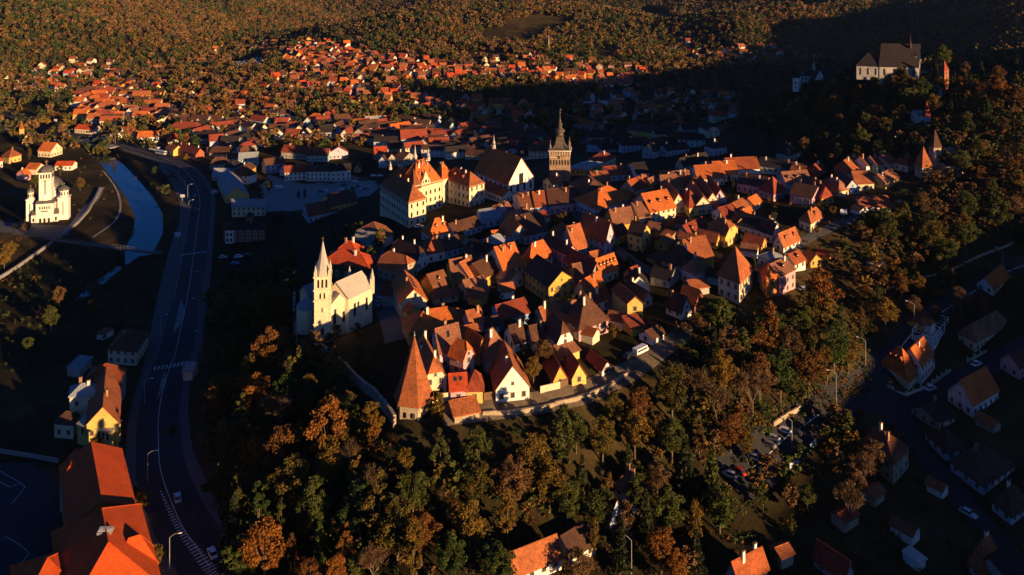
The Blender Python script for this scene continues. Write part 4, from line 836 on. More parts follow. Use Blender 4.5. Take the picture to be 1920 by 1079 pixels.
# ---------------------------------------------------------------- ground sheet
def ground():
    nT,nL=len(TH),len(LR); R_=np.exp(LR); gx=np.sin(TH)[:,None]*R_[None,:]; gy=np.cos(TH)[:,None]*R_[None,:]
    V=np.stack([gx,gy,GZ],-1).reshape(-1,3); V=np.concatenate([V,[[0,0,4.0]]])
    i,j=np.meshgrid(np.arange(nT-1),np.arange(nL-1),indexing='ij'); a=(i*nL+j).ravel(); Q=np.stack([a,a+1,a+nL+1,a+nL],-1)
    me=bpy.data.meshes.new('ground'); tri=np.stack([np.full(nT-1,len(V)-1),np.arange(nT-1)*nL,(np.arange(nT-1)+1)*nL],-1)
    nv=len(V); me.vertices.add(nv); me.vertices.foreach_set('co',V.astype(np.float32).ravel())
    nl=Q.size+tri.size; me.loops.add(nl); me.loops.foreach_set('vertex_index',np.concatenate([Q.ravel(),tri.ravel()]).astype(np.int32))
    me.polygons.add(len(Q)+len(tri)); st=np.concatenate([np.arange(len(Q))*4,len(Q)*4+np.arange(len(tri))*3]); me.polygons.foreach_set('loop_start',st.astype(np.int32))
    me.polygons.foreach_set('use_smooth',np.ones(len(st),bool)); me.update(calc_edges=True); me.validate()
    m,nt,b=newmat('ground_soil_and_grass'); n1=nz(nt,.012,8); n2=nz(nt,.12,6); n3=nz(nt,.9,4)
    r1=ramp(nt,n1.outputs[0],[(.35,(.03,.023,.012)),(.48,(.038,.032,.014)),(.58,(.085,.06,.025)),(.7,(.04,.042,.016))])
    r2=ramp(nt,n2.outputs[0],[(.35,(.5,.45,.4)),(.6,(1,1,1))]); r3=ramp(nt,n3.outputs[0],[(.3,(.55,.55,.5)),(.6,(1,1,1))])
    x=mix(nt,r1.outputs[0],r2.outputs[0],.8,'MULTIPLY'); x=mix(nt,x,r3.outputs[0],.7,'MULTIPLY'); nt.links.new(x,b.inputs['Base Color']); b.inputs['Roughness'].default_value=1; b.inputs['Specular IOR Level'].default_value=.05
    bump(nt,b,n3.outputs[0],.6,.3); me.materials.append(m); o=link('ground',me); tag(o,'rolling ground of the old town and its valley','ground',kind='structure')
ground()
def strip(name, pts, w, mat, dz, label=None, world=False, step=3.0, sub=4, w1=None, off=0):
    P_=[Vector(p) if world else G(*p) for p in pts]; P_=[Vector((p.x,p.y,0)) for p in P_]
    # smooth (Catmull-Rom)
    C_=[]; n=len(P_)
    for i in range(n-1):
        p0,p1,p2,p3=P_[max(i-1,0)],P_[i],P_[i+1],P_[min(i+2,n-1)]; k=max(1,int((p2-p1).length/step))
        for s in range(k):
            t=s/k; C_.append(.5*((2*p1)+(p2-p0)*t+(2*p0-5*p1+4*p2-p3)*t*t+(3*p1-p0-3*p2+p3)*t**3))
    C_.append(P_[-1]); b=MB(); rows=[]
    for i,c in enumerate(C_):
        d=(C_[min(i+1,len(C_)-1)]-C_[max(i-1,0)]).normalized(); nn=Vector((d.y,-d.x,0)); f=i/max(1,len(C_)-1); ww=w if w1 is None else w+(w1-w)*f
        row=[]
        for s in range(sub+1):
            q=c+nn*(off+ww*(s/sub-.5)); row.append((q.x,q.y,tz(q.x,q.y)+dz))
        rows.append(row)
    for a,c in zip(rows[:-1],rows[1:]):
        for s in range(sub): b.poly([a[s],a[s+1],c[s+1],c[s]],mat)
    o=b.build(name); tag(o,label or name.replace('_',' '),name.replace('_',' '),kind='structure'); return C_
def patch(name, poly, mat, dz, label, step=3.0):
    W=[G(*p) for p in poly]; xs=[p.x for p in W]; ys=[p.y for p in W]; b=MB()
    def inside(x,y):
        c=False; j=len(W)-1
        for i in range(len(W)):
            if (W[i].y>y)!=(W[j].y>y) and x<(W[j].x-W[i].x)*(y-W[i].y)/(W[j].y-W[i].y)+W[i].x: c=not c
            j=i
        return c
    x=min(xs)
    while x<max(xs):
        y=min(ys)
        while y<max(ys):
            if inside(x+step/2,y+step/2): b.poly([(x,y,tz(x,y)+dz),(x+step,y,tz(x+step,y)+dz),(x+step,y+step,tz(x+step,y+step)+dz),(x,y+step,tz(x,y+step)+dz)],mat)
            y+=step
        x+=step
    o=b.build(name); tag(o,label,name.replace('_',' '),kind='structure')
MAIN=[(120,262),(200,268),(262,283),(307,298),(335,312),(352,326),(366,346),(373,366),(375,385),(372,410),(368,440),(363,480),(356,530),(348,575),(340,612),(330,660),(317,695),(304,740),(297,785),(297,830),(299,870),(307,905),(322,945),(347,998),(375,1038),(402,1075),(430,1110)]
strip('pavement',MAIN,18,PAVE,.12,'grey pavements along the curving road'); CL=strip('main_road',MAIN,12.5,ASPH,.2,'dark asphalt main road curving round the citadel hill')
def fol(i0,i1): return [tuple(c) for c in CL[i0:i1]]
nC=len(CL); acc=[0]
for a,b_ in zip(CL[:-1],CL[1:]): acc.append(acc[-1]+(b_-a).length)
strip('centre_line',fol(int(nC*.12),int(nC*.985)),.24,PAINT,.26,'white centre line of the curving road',world=True,sub=1,step=50)
strip('edge_line',fol(int(nC*.12),int(nC*.7)),.18,PAINT,.26,'thin white edge line of the road',world=True,sub=1,step=50,off=5.7)
# hatched widening near the lower end
b=MB(); hat=[]
G0=G(310,912); idx=min(range(nC),key=lambda i:(CL[i]-Vector((G0.x,G0.y,0))).length)
total=acc[-1]-acc[idx]; s_=0
def at_len(L):
    for i in range(nC-1):
        if acc[i+1]>=L: t=(L-acc[i])/(acc[i+1]-acc[i]); d=(CL[i+1]-CL[i]).normalized(); return CL[i]+(CL[i+1]-CL[i])*t,d
    return CL[-1],(CL[-1]-CL[-2]).normalized()
def stripes(L0,L1,w0,w1,off=0,sp=1.3,mid=False):
    L=L0
    while L<L1-.8:
        f=(L-L0)/(L1-L0); w=(w0+(w1-w0)*f) if not mid else w1*math.sin(math.pi*f)+.1; c,d=at_len(L); n=Vector((d.y,-d.x,0)); 
        pts=[c+n*(off),c+n*(off)+d*.55,c+n*(off-w)+d*(.55+w*.25),c+n*(off-w)+d*w*.25]; b.poly([(p.x,p.y,tz(p.x,p.y)+.262) for p in pts],PAINT); L+=sp
stripes(acc[idx],acc[-1]-2,.5,3.2,off=1.6)
for nm,p0,p1,w in (('a',(353,560),(341,622),3.0),('c',(316,698),(303,745),1.6)):
    q0,q1=G(*p0),G(*p1); i0=min(range(nC),key=lambda i:(CL[i]-Vector((q0.x,q0.y,0))).length); i1=min(range(nC),key=lambda i:(CL[i]-Vector((q1.x,q1.y,0))).length)
    stripes(acc[i0],acc[i1],w,w,off=w*.9,mid=True)
def zebra(p,n=9,wd=12,ln=3.2,mat=PAINT):
    q=G(*p); i=min(range(nC),key=lambda i:(CL[i]-Vector((q.x,q.y,0))).length); c=CL[i]; d=(CL[i+1]-CL[i-1]).normalized(); nn=Vector((d.y,-d.x,0))
    for k in range(n):
        o=-wd/2+wd*(k+.25)/n; pts=[c+nn*o-d*ln/2,c+nn*(o+wd/n*.5)-d*ln/2,c+nn*(o+wd/n*.5)+d*ln/2,c+nn*o+d*ln/2]; b.poly([(p_.x,p_.y,tz(p_.x,p_.y)+.264) for p_ in pts],mat)
PINKP=mat_plain('worn_pink_road_paint',(.62,.45,.55),.8)
zebra((322,687)); zebra((363,478),12,12.5,2.0,PINKP)
o=b.build('road_markings'); tag(o,'white hatched and zebra road markings','road markings',kind='structure')
strip('railside_road',[(-60,190),(0,212),(40,226),(90,243),(140,254),(200,264),(262,280)],9,ASPH,.14,'road with pale kerbs rising to the left edge')
strip('embankment_path',[(-60,225),(0,240),(60,256),(130,272),(200,280)],5,GRAV,.14,'pale stony embankment strip')
strip('riverside_path',[(300,310),(325,340),(342,375),(345,410),(332,450),(318,500),(305,560),(290,640),(278,700)],4.5,PAVE,.12,'pale riverside walk')
strip('dirt_path',[(192,320),(215,350),(226,385),(215,415),(175,445)],1.2,GRAV,.1,'thin pale footpath on the river bank')
strip('terrace_path',[(190,352),(178,375),(160,392),(140,418),(116,443)],4,GRAV,.15,'pale stone embankment path beside the river')
patch('church_forecourt',[(-20,415),(60,420),(130,425),(118,446),(95,450),(40,442),(-20,432)],PAVE,.15,'paved forecourt of the white church')
patch('gravel_car_park',[(505,328),(560,345),(640,342),(700,338),(712,352),(700,365),(620,385),(560,395),(495,398),(490,350)],GRAV,.15,'pale gravel car park below the town hall')
patch('riverside_yard',[(505,318),(620,345),(690,335),(660,330),(570,330),(520,300)],PAVE,.14,'grey yard beside the row of white houses')
strip('citadel_lane',[(830,778),(900,770),(975,760),(1035,750),(1090,738),(1140,716),(1190,690),(1235,660),(1275,630),(1310,598),(1335,575)],6.5,DIRT,.15,'dusty lane along the edge of the citadel')
strip('citadel_lane',[(1470,478),(1490,462),(1520,445),(1555,428),(1600,412),(1650,392),(1690,375)],5,PAVE,.15,'pale stone lane climbing from the right end of the citadel')
strip('street',[(745,640),(735,600),(720,560),(712,520),(705,480),(700,440)],8,PAVE,.15,'cobbled street between the church and the old houses')
strip('street',[(1240,520),(1200,500),(1160,470),(1100,420),(1060,380),(1020,350)],5,PAVE,.15,'narrow cobbled street through the citadel')
strip('right_road',[(1990,455),(1920,492),(1860,520),(1800,556),(1740,596),(1690,640),(1650,684),(1620,722),(1600,742)],7,ASPH,.14,'dark road descending along the right hillside')
strip('kerb_line',[(1990,462),(1920,499),(1860,527),(1800,563),(1742,603),(1694,646),(1655,690)],.4,PAINT,.2,'pale kerb of the right hillside road')
strip('right_road',[(1610,735),(1560,765),(1500,805),(1450,848),(1410,880),(1370,905)],11,ASPH,.14,'dark road with a parking strip below the wooded slope')
strip('lane_line',[(1540,775),(1490,810),(1440,855),(1400,888)],.25,PAINT,.2,'white parking line of the lower road')
patch('crossroads',[(1590,725),(1650,700),(1700,740),(1730,750),(1760,760),(1730,800),(1690,810),(1640,780),(1600,770)],ASPH,.13,'dark tarmac crossroads in front of the guest house')
strip('side_street',[(1700,768),(1750,742),(1800,715),(1850,690),(1900,660),(1960,625)],8,ASPH,.15,'shaded street past the guest house')
strip('side_street',[(1690,775),(1715,820),(1745,865),(1790,920),(1840,980),(1890,1040),(1930,1090)],6.5,ASPH,.15,'shaded street down to the lower right corner')
patch('school_yard',[(-40,870),(40,868),(110,888),(130,1000),(60,1079),(-40,1100)],ASPH,.12,'dark tarmac school yard')
for ln in ([(0,885),(35,905),(47,914),(20,948)],[(0,905),(20,915),(38,906)],[(-10,1020),(10,1008),(55,1040),(30,1068)]): strip('court_line',ln,.2,PAINT,.17,'thin white court line in the school yard',sub=1)
# footbridge, billboard, quay walls
def wallrun(name,pts,h,w,mat,label,cat='wall',post=None):
    P_=[G(*p) for p in pts]; root=empty(name,tuple(P_[0]),None,cat,None,label); b=MB(); o=P_[0]
    for a,c in zip(P_[:-1],P_[1:]):
        n=max(1,int((c-a).length/3))
        for i in range(n):
            p=a+(c-a)*i/n; q=a+(c-a)*(i+1)/n; d=(q-p); m_=(p+q)/2; zz=min(tz(p.x,p.y),tz(q.x,q.y)); b.box((m_.x-o.x,m_.y-o.y,zz-o.z+h/2-.5),(Vector((d.x,d.y)).length+.02,w,h+1),mat,math.atan2(d.y,d.x))
            if post: b2=MB(); b2.box((0,0,(h+.6)/2),(.35,.35,h+.6),mat); b2.box((0,0,h+.65),(.5,.5,.12),mat); b2.build('post',root,(p.x-o.x,p.y-o.y,zz-o.z))
    b.build('wall_run' if cat=='wall' else 'panel',root); return root
wallrun('quay_wall',[(-20,536),(30,505),(98,457)],1.6,.9,GRAV,'long pale quay wall running to the left edge of the picture')
wallrun('quay_wall',[(117,442),(145,420),(165,398),(180,372),(188,355)],1.4,1.2,GRAV,'curved pale quay wall in front of the white church')
wallrun('garden_wall',[(806,757),(843,752)],2.4,.3,MW['cream'],'low cream wall between the pointed tower and the pink house')
wallrun('garden_wall',[(1013,738),(1050,729)],2.0,.3,MW['cream'],'cream garden wall beside the yellow garages on the citadel lane')
wallrun('gate',[(1051,729),(1065,722)],2.1,.15,WOOD,'brown board gate beside the yellow garage','gate')
wallrun('gate',[(907,752),(928,749)],2.2,.15,WOOD,'red brown board gate beside the white gabled house','gate')
wallrun('boundary_fence',[(1652,716),(1675,732),(1699,744),(1740,728),(1782,697)],1.1,.25,MW['cream'],'cream boundary fence with posts around the guest house','fence',post=1)
wallrun('boundary_fence',[(1814,680),(1850,660)],1.1,.25,MW['cream'],'short cream post fence before the brown roofed villa','fence',post=1)
wallrun('retaining_wall',[(1450,800),(1480,780),(1500,770)],1.5,.5,MW['stone'],'low stone retaining wall at the foot of the right wood')
wallrun('retaining_wall',[(1480,880),(1505,862),(1530,832)],1.6,.3,MW['paleblue'],'pale blue wall below the parking strip')
wallrun('bastion_wall',[(1752,312),(1772,330),(1800,331),(1812,318),(1810,300),(1790,293),(1768,296)],5,1.6,MW['stone'],'curved stone bastion wall on the dark hillside')
wallrun('citadel_wall',[(640,560),(620,645),(600,655),(572,660),(555,640),(550,600),(552,560)],3.0,.8,MW['stone'],'old stone wall around the church terrace')
wallrun('citadel_wall',[(600,660),(650,700),(700,745),(740,800)],3.0,.8,MW['stone'],'old stone wall from the church terrace down to the pointed tower')
wallrun('retaining_wall',[(905,778),(960,778),(1020,768),(1080,752),(1130,733),(1178,702)],1.2,.6,MW['stone'],'long stone retaining wall below the citadel lane')
wallrun('terrace_wall',[(1610,545),(1680,540),(1740,520),(1800,500),(1900,455)],.8,.6,MW['stone'],'low terrace wall in the right hillside gardens')
wallrun('school_yard_wall',[(-10,848),(50,857),(110,868)],1.2,.4,GRAV,'pale low wall behind the school yard')
a,c=G(98,456),G(302,482); root=empty('footbridge',(a.x,a.y,a.z),None,'footbridge',None,'thin concrete footbridge on two piers across the dark river')
zb=3.2; L_=Vector((c.x-a.x,c.y-a.y)).length; an=math.atan2(c.y-a.y,c.x-a.x)
b=MB(); m_=(a+c)/2; b.box((m_.x-a.x,m_.y-a.y,zb-a.z),(L_,2.6,.5),PAVE,an); b.build('deck',root)
for s in (-1,1):
    b=MB(); b.box((m_.x-a.x-math.sin(an)*1.25*s,m_.y-a.y+math.cos(an)*1.25*s,zb-a.z+1.1),(L_,.06,.08),STEEL,an)
    for i in range(30): p=(c-a)*i/29; b.box((p.x-math.sin(an)*1.25*s,p.y+math.cos(an)*1.25*s,zb-a.z+.6),(.07,.07,1.1),STEEL,an)
    b.build('railing',root)
for f in (.27,.66):
    p=(c-a)*f; b=MB(); b.box((p.x,p.y,zb-a.z-3.6),(.8,2.2,6.8),PAVE,an); b.build('pier',root)
a,c=G(165,279),G(200,283); root=empty('road_bridge',(a.x,a.y,3),None,'bridge',None,'pale concrete road bridge over the head of the river'); b=MB(); d=c-a; m_=d/2; b.box((m_.x,m_.y,.3),(Vector((d.x,d.y)).length+24,9,.9),GRAV,math.atan2(d.y,d.x)); b.build('deck',root); b=MB(); b.box((m_.x,m_.y,-2.5),(1,8,6),PAVE,math.atan2(d.y,d.x)); b.build('pier',root)
b=MB(); 
wp=[Vector((p.x,p.y,0)) for p in RW]
for i,(a,c) in enumerate(zip(wp[:-1],wp[1:])):
    d=(c-a).normalized(); n0=((wp[i]-wp[i-1]).normalized()+d).normalized() if i else d; n1=((wp[i+2]-wp[i+1]).normalized()+d).normalized() if i+2<len(wp) else d
    p0=Vector((n0.y,-n0.x,0))*20; p1=Vector((n1.y,-n1.x,0))*20; b.poly([(*(a-p0)[:2],-1.2),(*(a+p0)[:2],-1.2),(*(c+p1)[:2],-1.2),(*(c-p1)[:2],-1.2)],None)
m,nt,bs=newmat('river_water'); bs.inputs['Base Color'].default_value=(.012,.02,.03,1); bs.inputs['Roughness'].default_value=.09; bs.inputs['IOR'].default_value=1.33; n=nz(nt,.8,4); bump(nt,bs,n.outputs[0],.15,.1); b.mats=[m]; o=b.build('river_water'); tag(o,'dark blue river between grassy banks','river',kind='structure')
def billboard(px,py,w,h,label):
    p=G(px,py); r_=empty('billboard',tuple(p),None,'billboard','roadside billboards',label); b=MB(); b.box((0,0,3.5),(w,.3,h),MW['white']); b.box((0,-.17,3.5),(w*.92,.03,h*.86),MW['paleblue']); b.build('panel',r_); b=MB(); b.box((0,0,1),(.3,.3,3.4),STEEL); b.build('post',r_)
billboard(342,378,2.6,1.7,'small white billboard beside the bend of the main road'); billboard(333,452,3,2.2,'larger white billboard on the riverside walk'); billboard(1582,412,3,2.2,'pinkish sign board beside the stone lane')
billboard(104,233,2.5,2.2,'white roadside board beside the upper left road')
# ---------------------------------------------------------------- vehicles and lamps
TYRE=mat_plain('tyre_rubber',(.02,.02,.02),.9); PAINTS={k:mat_plain('car_paint_'+k,c,.3,.1,.05,.6) for k,c in dict(white=(.78,.78,.78),silver=(.45,.47,.5),black=(.03,.03,.035),red=(.45,.04,.03),blue=(.05,.1,.3),grey=(.2,.2,.21)).items()}
def car(px,py,ang,col,kind='car',label=None,dz=.2,lw=None):
    p=G(px,py); c=PAINTS[col]; L,W_,H_=dict(car=(4.3,1.75,1.45),van=(4.9,1.9,2.0),bus=(11.5,2.5,3.1))[kind]
    r_=empty('parked_'+kind if kind!='bus' else 'bus',(p.x,p.y,p.z+dz),None,kind,{'car':'cars on the streets','van':'vans','bus':'buses on the main road'}[kind],label)
    if not label: AUTO.append((r_,f"{col} {kind}"))
    r_.rotation_euler=(0,0,math.radians(ang)); b=MB(); x=L/2; y=W_/2
    if kind=='car':
        def sec(X_,zz,ww): return [(X_,-ww,.3),(X_,ww,.3),(X_,ww,zz),(X_,-ww,zz)]
        S_=[(-x,.72,y*.86),(-x+.25,.92,y*.97),(-x+1,.95,y),(x-1.2,.92,y),(x-.25,.78,y*.95),(x,.62,y*.8)]
        for s0,s1 in zip(S_[:-1],S_[1:]): a_,b_=sec(*s0),sec(*s1); b.hexa([a_[0],b_[0],b_[1],a_[1],a_[3],b_[3],b_[2],a_[2]],c)
        b.hexa([(-x+.35,-y*.92,.93),(x-1.35,-y*.92,.9),(x-1.35,y*.92,.9),(-x+.35,y*.92,.93),(-x+.8,-y*.74,1.42),(x-2.1,-y*.74,1.42),(x-2.1,y*.74,1.42),(-x+.8,y*.74,1.42)],GLASS)
        b.box((-.3,0,1.44),(1.75,y*1.44,.06),c)
    else:
        b.box((0,0,H_/2+.2),(L,W_,H_-.35),c); b.box((0,0,H_*.68),(L*.9,W_+.03,H_*.26),GLASS); b.box((x,0,H_*.62),(.05,W_*.88,H_*.3),GLASS)
        if kind=='van': b.hexa([(x-.01,-y,.4),(x+.7,-y*.9,.4),(x+.7,y*.9,.4),(x-.01,y,.4),(x-.01,-y,1.3),(x+.7,-y*.9,1.05),(x+.7,y*.9,1.05),(x-.01,y,1.3)],c)
    b.build('body',r_)
    if lw is not False:
        for sx in (-.62,.62):
            for sy in (-1,1): w_=MB(); w_.tube((0,-.1,0),(0,.1,0),.33,.33,TYRE,10); w_.build('wheel',r_,(x*sx,y*.93*sy,.33))
        for sy in (-.6,.6): h_=MB(); h_.box((0,0,0),(.06,.3,.14),PAINTS['white']); h_.build('headlight',r_,(x*.97,y*sy,.62))
    return r_
car(333,938,118,'silver',label='silver car on the main road beside the school, near the start of the hatched strip'); car(398,1042,125,'white',label='white car on the main road beside the wide hatched strip')
car(1200,664,42,'white','van',label='white van parked on the citadel lane'); car(1745,732,28,'white',label='white car parked by the cream post fence of the guest house'); car(1831,686,30,'white',label='white car parked behind the white gabled house in the near right')
car(1816,968,-58,'silver',label='silver car on the shaded street in the lower right'); car(522,355,-5,'white','van',label='white van alone on the pale gravel car park'); car(88,240,0,'white','bus',label='long white bus on the left road') if 0 else None
car(200,262,-22,'blue','bus',label='white and blue bus beside the terraced houses at the far left junction'); car(290,283,-30,'white','bus',label='white bus at the top of the curving main road'); car(302,290,-32,'silver','bus',label='silver bus following at the top of the curving main road')
for i,(x,y,a_,c_) in enumerate([(1470,812,140,'white'),(1448,826,140,'silver'),(1440,838,140,'grey'),(1412,862,140,'white'),(1386,888,120,'red'),(1368,895,140,'silver'),(1180,672,42,'black'),(1140,697,35,'black'),(1508,546,10,'white'),(365,370,-70,'grey'),(368,398,-85,'black'),(18,238,20,'silver'),(180,277,0,'white'),(82,254,-15,'white'),(402,361,70,'white'),(404,364,70,'silver'),(640,358,10,'white'),(655,362,10,'silver'),(662,354,10,'black'),(672,352,10,'black'),(686,356,12,'black'),(700,332,20,'white'),(646,341,10,'silver'),(620,345,10,'black'),(610,346,10,'grey'),(645,349,8,'black'),(652,357,8,'grey'),(675,357,8,'silver'),(602,361,8,'blue'),(610,360,8,'white'),(786,428,15,'white'),(712,332,15,'silver'),(665,342,0,'white'),(712,565,80,'silver'),(710,580,80,'black'),(418,485,10,'silver'),(447,484,10,'white'),(440,497,10,'blue'),(463,481,10,'black'),(1490,815,140,'black'),(142,249,-22,'blue'),(170,258,-22,'grey'),(178,262,-22,'white')]):
    car(x,y,a_,c_)
def lamp(px,py,h,a_,label=None,arm=2.2):
    p=G(px,py); r_=empty('street_lamp',tuple(p),None,'street lamp','street lamps',label); r_.rotation_euler=(0,0,math.radians(a_))
    if not label: AUTO.append((r_,'slim grey street lamp'))
    b=MB(); b.tube((0,0,0),(0,0,h),.11,.08,STEEL,6); b.build('pole',r_); b=MB(); b.tube((0,0,h),(arm*.5,0,h+.8),.07,.06,STEEL,5); b.tube((arm*.5,0,h+.8),(arm,0,h+1),.06,.05,STEEL,5); b.build('arm',r_); b=MB(); b.box((arm+.3,0,h+1),(.8,.3,.15),MW['white']); b.build('lamp_head',r_)
for x,y,h,a_ in ((277,905,8,5),(318,1070,8,5),(271,760,8,5),(301,632,8,5),(373,600,8,180),(379,665,8,180),(352,372,8,10),(347,350,8,10),(336,326,8,5),(382,420,8,190),(380,545,8,190),(354,400,7,10),(1568,762,10,170),(1623,685,8,160),(1714,612,8,160),(1485,850,9,170),(1184,1079,8,160),(1880,500,7,170),(40,232,8,0),(54,238,8,0),(216,270,8,0),(130,262,8,0),(236,270,8,0),(270,275,8,0),(184,246,8,0)): lamp(x,y,h,a_)
p=G(1670,752); r_=empty('utility_pole',tuple(p),None,'utility pole',None,'wooden utility pole with a crossbar in front of the guest house'); b=MB(); b.tube((0,0,0),(0,0,6.5),.16,.12,WOOD,6); b.box((0,0,5.9),(1.6,.12,.12),WOOD); b.build('pole',r_)
p=G(1029,98); r_=empty('mast',tuple(p),None,'mast',None,'white lattice mast standing on the far hillside'); b=MB(); b.tube((0,0,0),(0,0,17),.6,.4,MW['white'],5); b.tube((0,0,17),(0,0,24),.5,.5,MW['grey'],6); b.build('mast_shaft',r_)
# ---------------------------------------------------------------- trees
LC=dict(green=((.03,.055,.014),(.065,.10,.02)),olive=((.048,.065,.014),(.10,.115,.022)),golden=((.13,.085,.016),(.25,.15,.022)),rust=((.11,.048,.014),(.20,.09,.02)),orange=((.18,.07,.014),(.30,.12,.018)),brown=((.11,.062,.028),(.20,.115,.045)),twig=((.13,.08,.045),(.21,.13,.07)),mixed=((.045,.065,.014),(.17,.11,.02)),fir=((.022,.035,.014),(.05,.055,.018)),sunlitbrown=((.15,.085,.036),(.29,.165,.06)),sunlitolive=((.075,.07,.022),(.15,.12,.032)))  # brown and olive for far woods brightened to stand in for low sunlight
LMAT={k:mat_leaf('foliage_'+k,*v) for k,v in LC.items()}
def quadmesh(name, P4, mat_idx=None, mats=(), tri=False):
    n=len(P4); k=P4.shape[1]; me=bpy.data.meshes.new(name); me.vertices.add(n*k); me.vertices.foreach_set('co',P4.astype(np.float32).ravel()); me.loops.add(n*k); me.loops.foreach_set('vertex_index',np.arange(n*k,dtype=np.int32))
    me.polygons.add(n); me.polygons.foreach_set('loop_start',(np.arange(n)*k).astype(np.int32))
    for m in mats: me.materials.append(m)
    if mat_idx is not None: me.polygons.foreach_set('material_index',mat_idx.astype(np.int32))
    me.update(calc_edges=True); return me
def leaves(c, s, up=.3, rg=rng, elong=1.35):
    n=len(c); a=rg.normal(size=(n,3)); a[:,2]*=.6; a/=np.linalg.norm(a,axis=1)[:,None]; b_=rg.normal(size=(n,3)); b_=np.cross(a,b_); b_/=np.linalg.norm(b_,axis=1)[:,None]; s=s[:,None]
    return np.stack([c-a*s*elong/2-b_*s*.18,c-b_*s/2.2+a*s*.1,c+a*s*elong/2,c+b_*s/2.2-a*s*.05],1)
def crown(nc, per, rx, rz, zc, lsz, seed, taper=0.0, low=.15):
    g=np.random.default_rng(seed); C_=[]; tries=0
    while len(C_)<nc:
        v=g.normal(size=3); v/=np.linalg.norm(v); r_=g.uniform(.35,1)**.6; p=v*r_; zz=p[2]; w=1-taper*max(0,zz)-(.35*max(0,-zz)); p=np.array([p[0]*rx*w*g.uniform(.8,1.15),p[1]*rx*w*g.uniform(.8,1.15),zc+zz*rz])
        if p[2]<low*10: continue
        C_.append(p)
    out=[]
    for p in C_:
        rad=g.uniform(.5,1.05)*rx*.33; n=int(per*g.uniform(.6,1.3)); v=g.normal(size=(n,3)); v/=np.linalg.norm(v,axis=1)[:,None]; v[:,2]*=.75; rr_=g.uniform(.55,1.08,size=(n,1)); out.append(p+v*rr_*rad)
    c=np.concatenate(out); return leaves(c,g.uniform(lsz*.6,lsz*1.3,size=len(c)),rg=g), C_
def trunk(C_, h0, r0, seed, nlim=9):
    g=random.Random(seed); b=MB(); b.tube((0,0,-1),(g.uniform(-.2,.2),g.uniform(-.2,.2),h0),r0,r0*.7,BARK,7); top=(0,0,h0)
    b.tube(top,(g.uniform(-.4,.4),g.uniform(-.4,.4),h0+3.5),r0*.7,r0*.25,BARK,6)
    for p in g.sample(list(range(len(C_))),min(nlim,len(C_))): 
        q=C_[p]; m_=(q[0]*.45,q[1]*.45,h0+(q[2]-h0)*.35); b.tube((0,0,h0*g.uniform(.6,1)),m_,r0*.4,r0*.25,BARK,5); b.tube(m_,tuple(q),r0*.25,r0*.06,BARK,4)
    me=bpy.data.meshes.new('trunk'); me.from_pydata(b.v,[],b.f); me.materials.append(BARK); me.update(); return me
def bare(seed, spread=.6, tall=10, narrow=False):
    g=random.Random(seed); seg=[]; 
    def grow(p,d,L,r,dep):
        q=p+d*L; seg.append((p,q,r,r*.68)); 
        if dep==0: return
        n=3 if dep>1 else 4
        for i in range(n+(dep>3)):
            e=Vector((g.gauss(0,1),g.gauss(0,1),g.gauss(0,.6))).normalized(); nd=(d+e*(spread if dep<5 else spread*.8)).normalized(); nd.z=max(nd.z,-.1)+.18; grow(q if i else p+d*L*g.uniform(.6,1),nd.normalized(),L*g.uniform(.66,.84),r*.6,dep-1)
    grow(Vector((0,0,0)),Vector((0,0,1)),tall*.25,.2,5); tr=MB(); P4=[]
    for a,c,r0,r1 in seg:
        if r0>.06: tr.tube(a,c,r0,r1,BARK,5)
        else:
            d=(c-a); 
            for k in range(5):
                e=Vector((g.gauss(0,1),g.gauss(0,1),g.gauss(0,1))); s_=d.cross(e).normalized()*.028; o=a+d*g.random()*.6; t=o+(d.normalized()+e.normalized()*.7)*d.length*g.uniform(.6,1.1); P4.append([tuple(o-s_),tuple(o+s_),tuple(t+s_*.6),tuple(t-s_*.6)])
    me=bpy.data.meshes.new('trunk'); me.from_pydata(tr.v,[],tr.f); me.materials.append(BARK); me.update()
    return quadmesh('crown',np.array(P4),None,(LMAT['twig'],)), me
def fir(seed, narrow=1.0):
    g=np.random.default_rng(seed); c=[]
    for i in range(26):
        z=1.6+i*.42*(1) ; R_=(13.2-z)/11.6*2.7*narrow*g.uniform(.85,1.1)
        nb=11
        for k in range(nb):
            t=2*math.pi*(k+g.uniform(-.3,.3))/nb; rr_=R_*g.uniform(.75,1.15); m_=9
            for s in range(m_): f=(s+1)/m_; c.append((math.cos(t)*rr_*f,math.sin(t)*rr_*f,z-.55*f*f*rr_*.5+g.uniform(-.12,.12)))
    c=np.array(c); return quadmesh('crown',leaves(c,g.uniform(.35,.7,size=len(c)),rg=g),None,(LMAT['fir'],)), trunk([(0,0,12)],9,.22,seed,1)
PROTO={}
def addp(kind, cr, tr): PROTO.setdefault(kind,[]).append((cr,tr))
for s in range(6):
    P4,C_=crown(56,150,3.4+.3*(s%3),4.3+.5*(s%2),7.4,.29,100+s,.3,.2); addp('broad',quadmesh('crown',P4,None,(LMAT['olive'],)),trunk(C_,4.0,.28,s))
for s in range(4):
    P4,C_=crown(48,135,2.3,5.7,7.4,.28,200+s,.55,.12); addp('tall',quadmesh('crown',P4,None,(LMAT['olive'],)),trunk(C_,5,.22,20+s))
for s in range(3):
    P4,C_=crown(22,75,1.9,1.8,2.4,.34,300+s,.2,.03); addp('bush',quadmesh('crown',P4,None,(LMAT['olive'],)),trunk(C_,1,.12,30+s,5))
for s in range(3): addp('bare',*bare(400+s))
for s in range(2): addp('fir',*fir(500+s,1-.25*s))
KH=dict(broad=12.0,tall=13.4,bush=4.4,bare=10.5,fir=13.0); LAB=dict(broad='broad leafy tree',tall='tall narrow leafy tree',bush='bush',bare='bare twiggy tree',fir='dark fir tree')
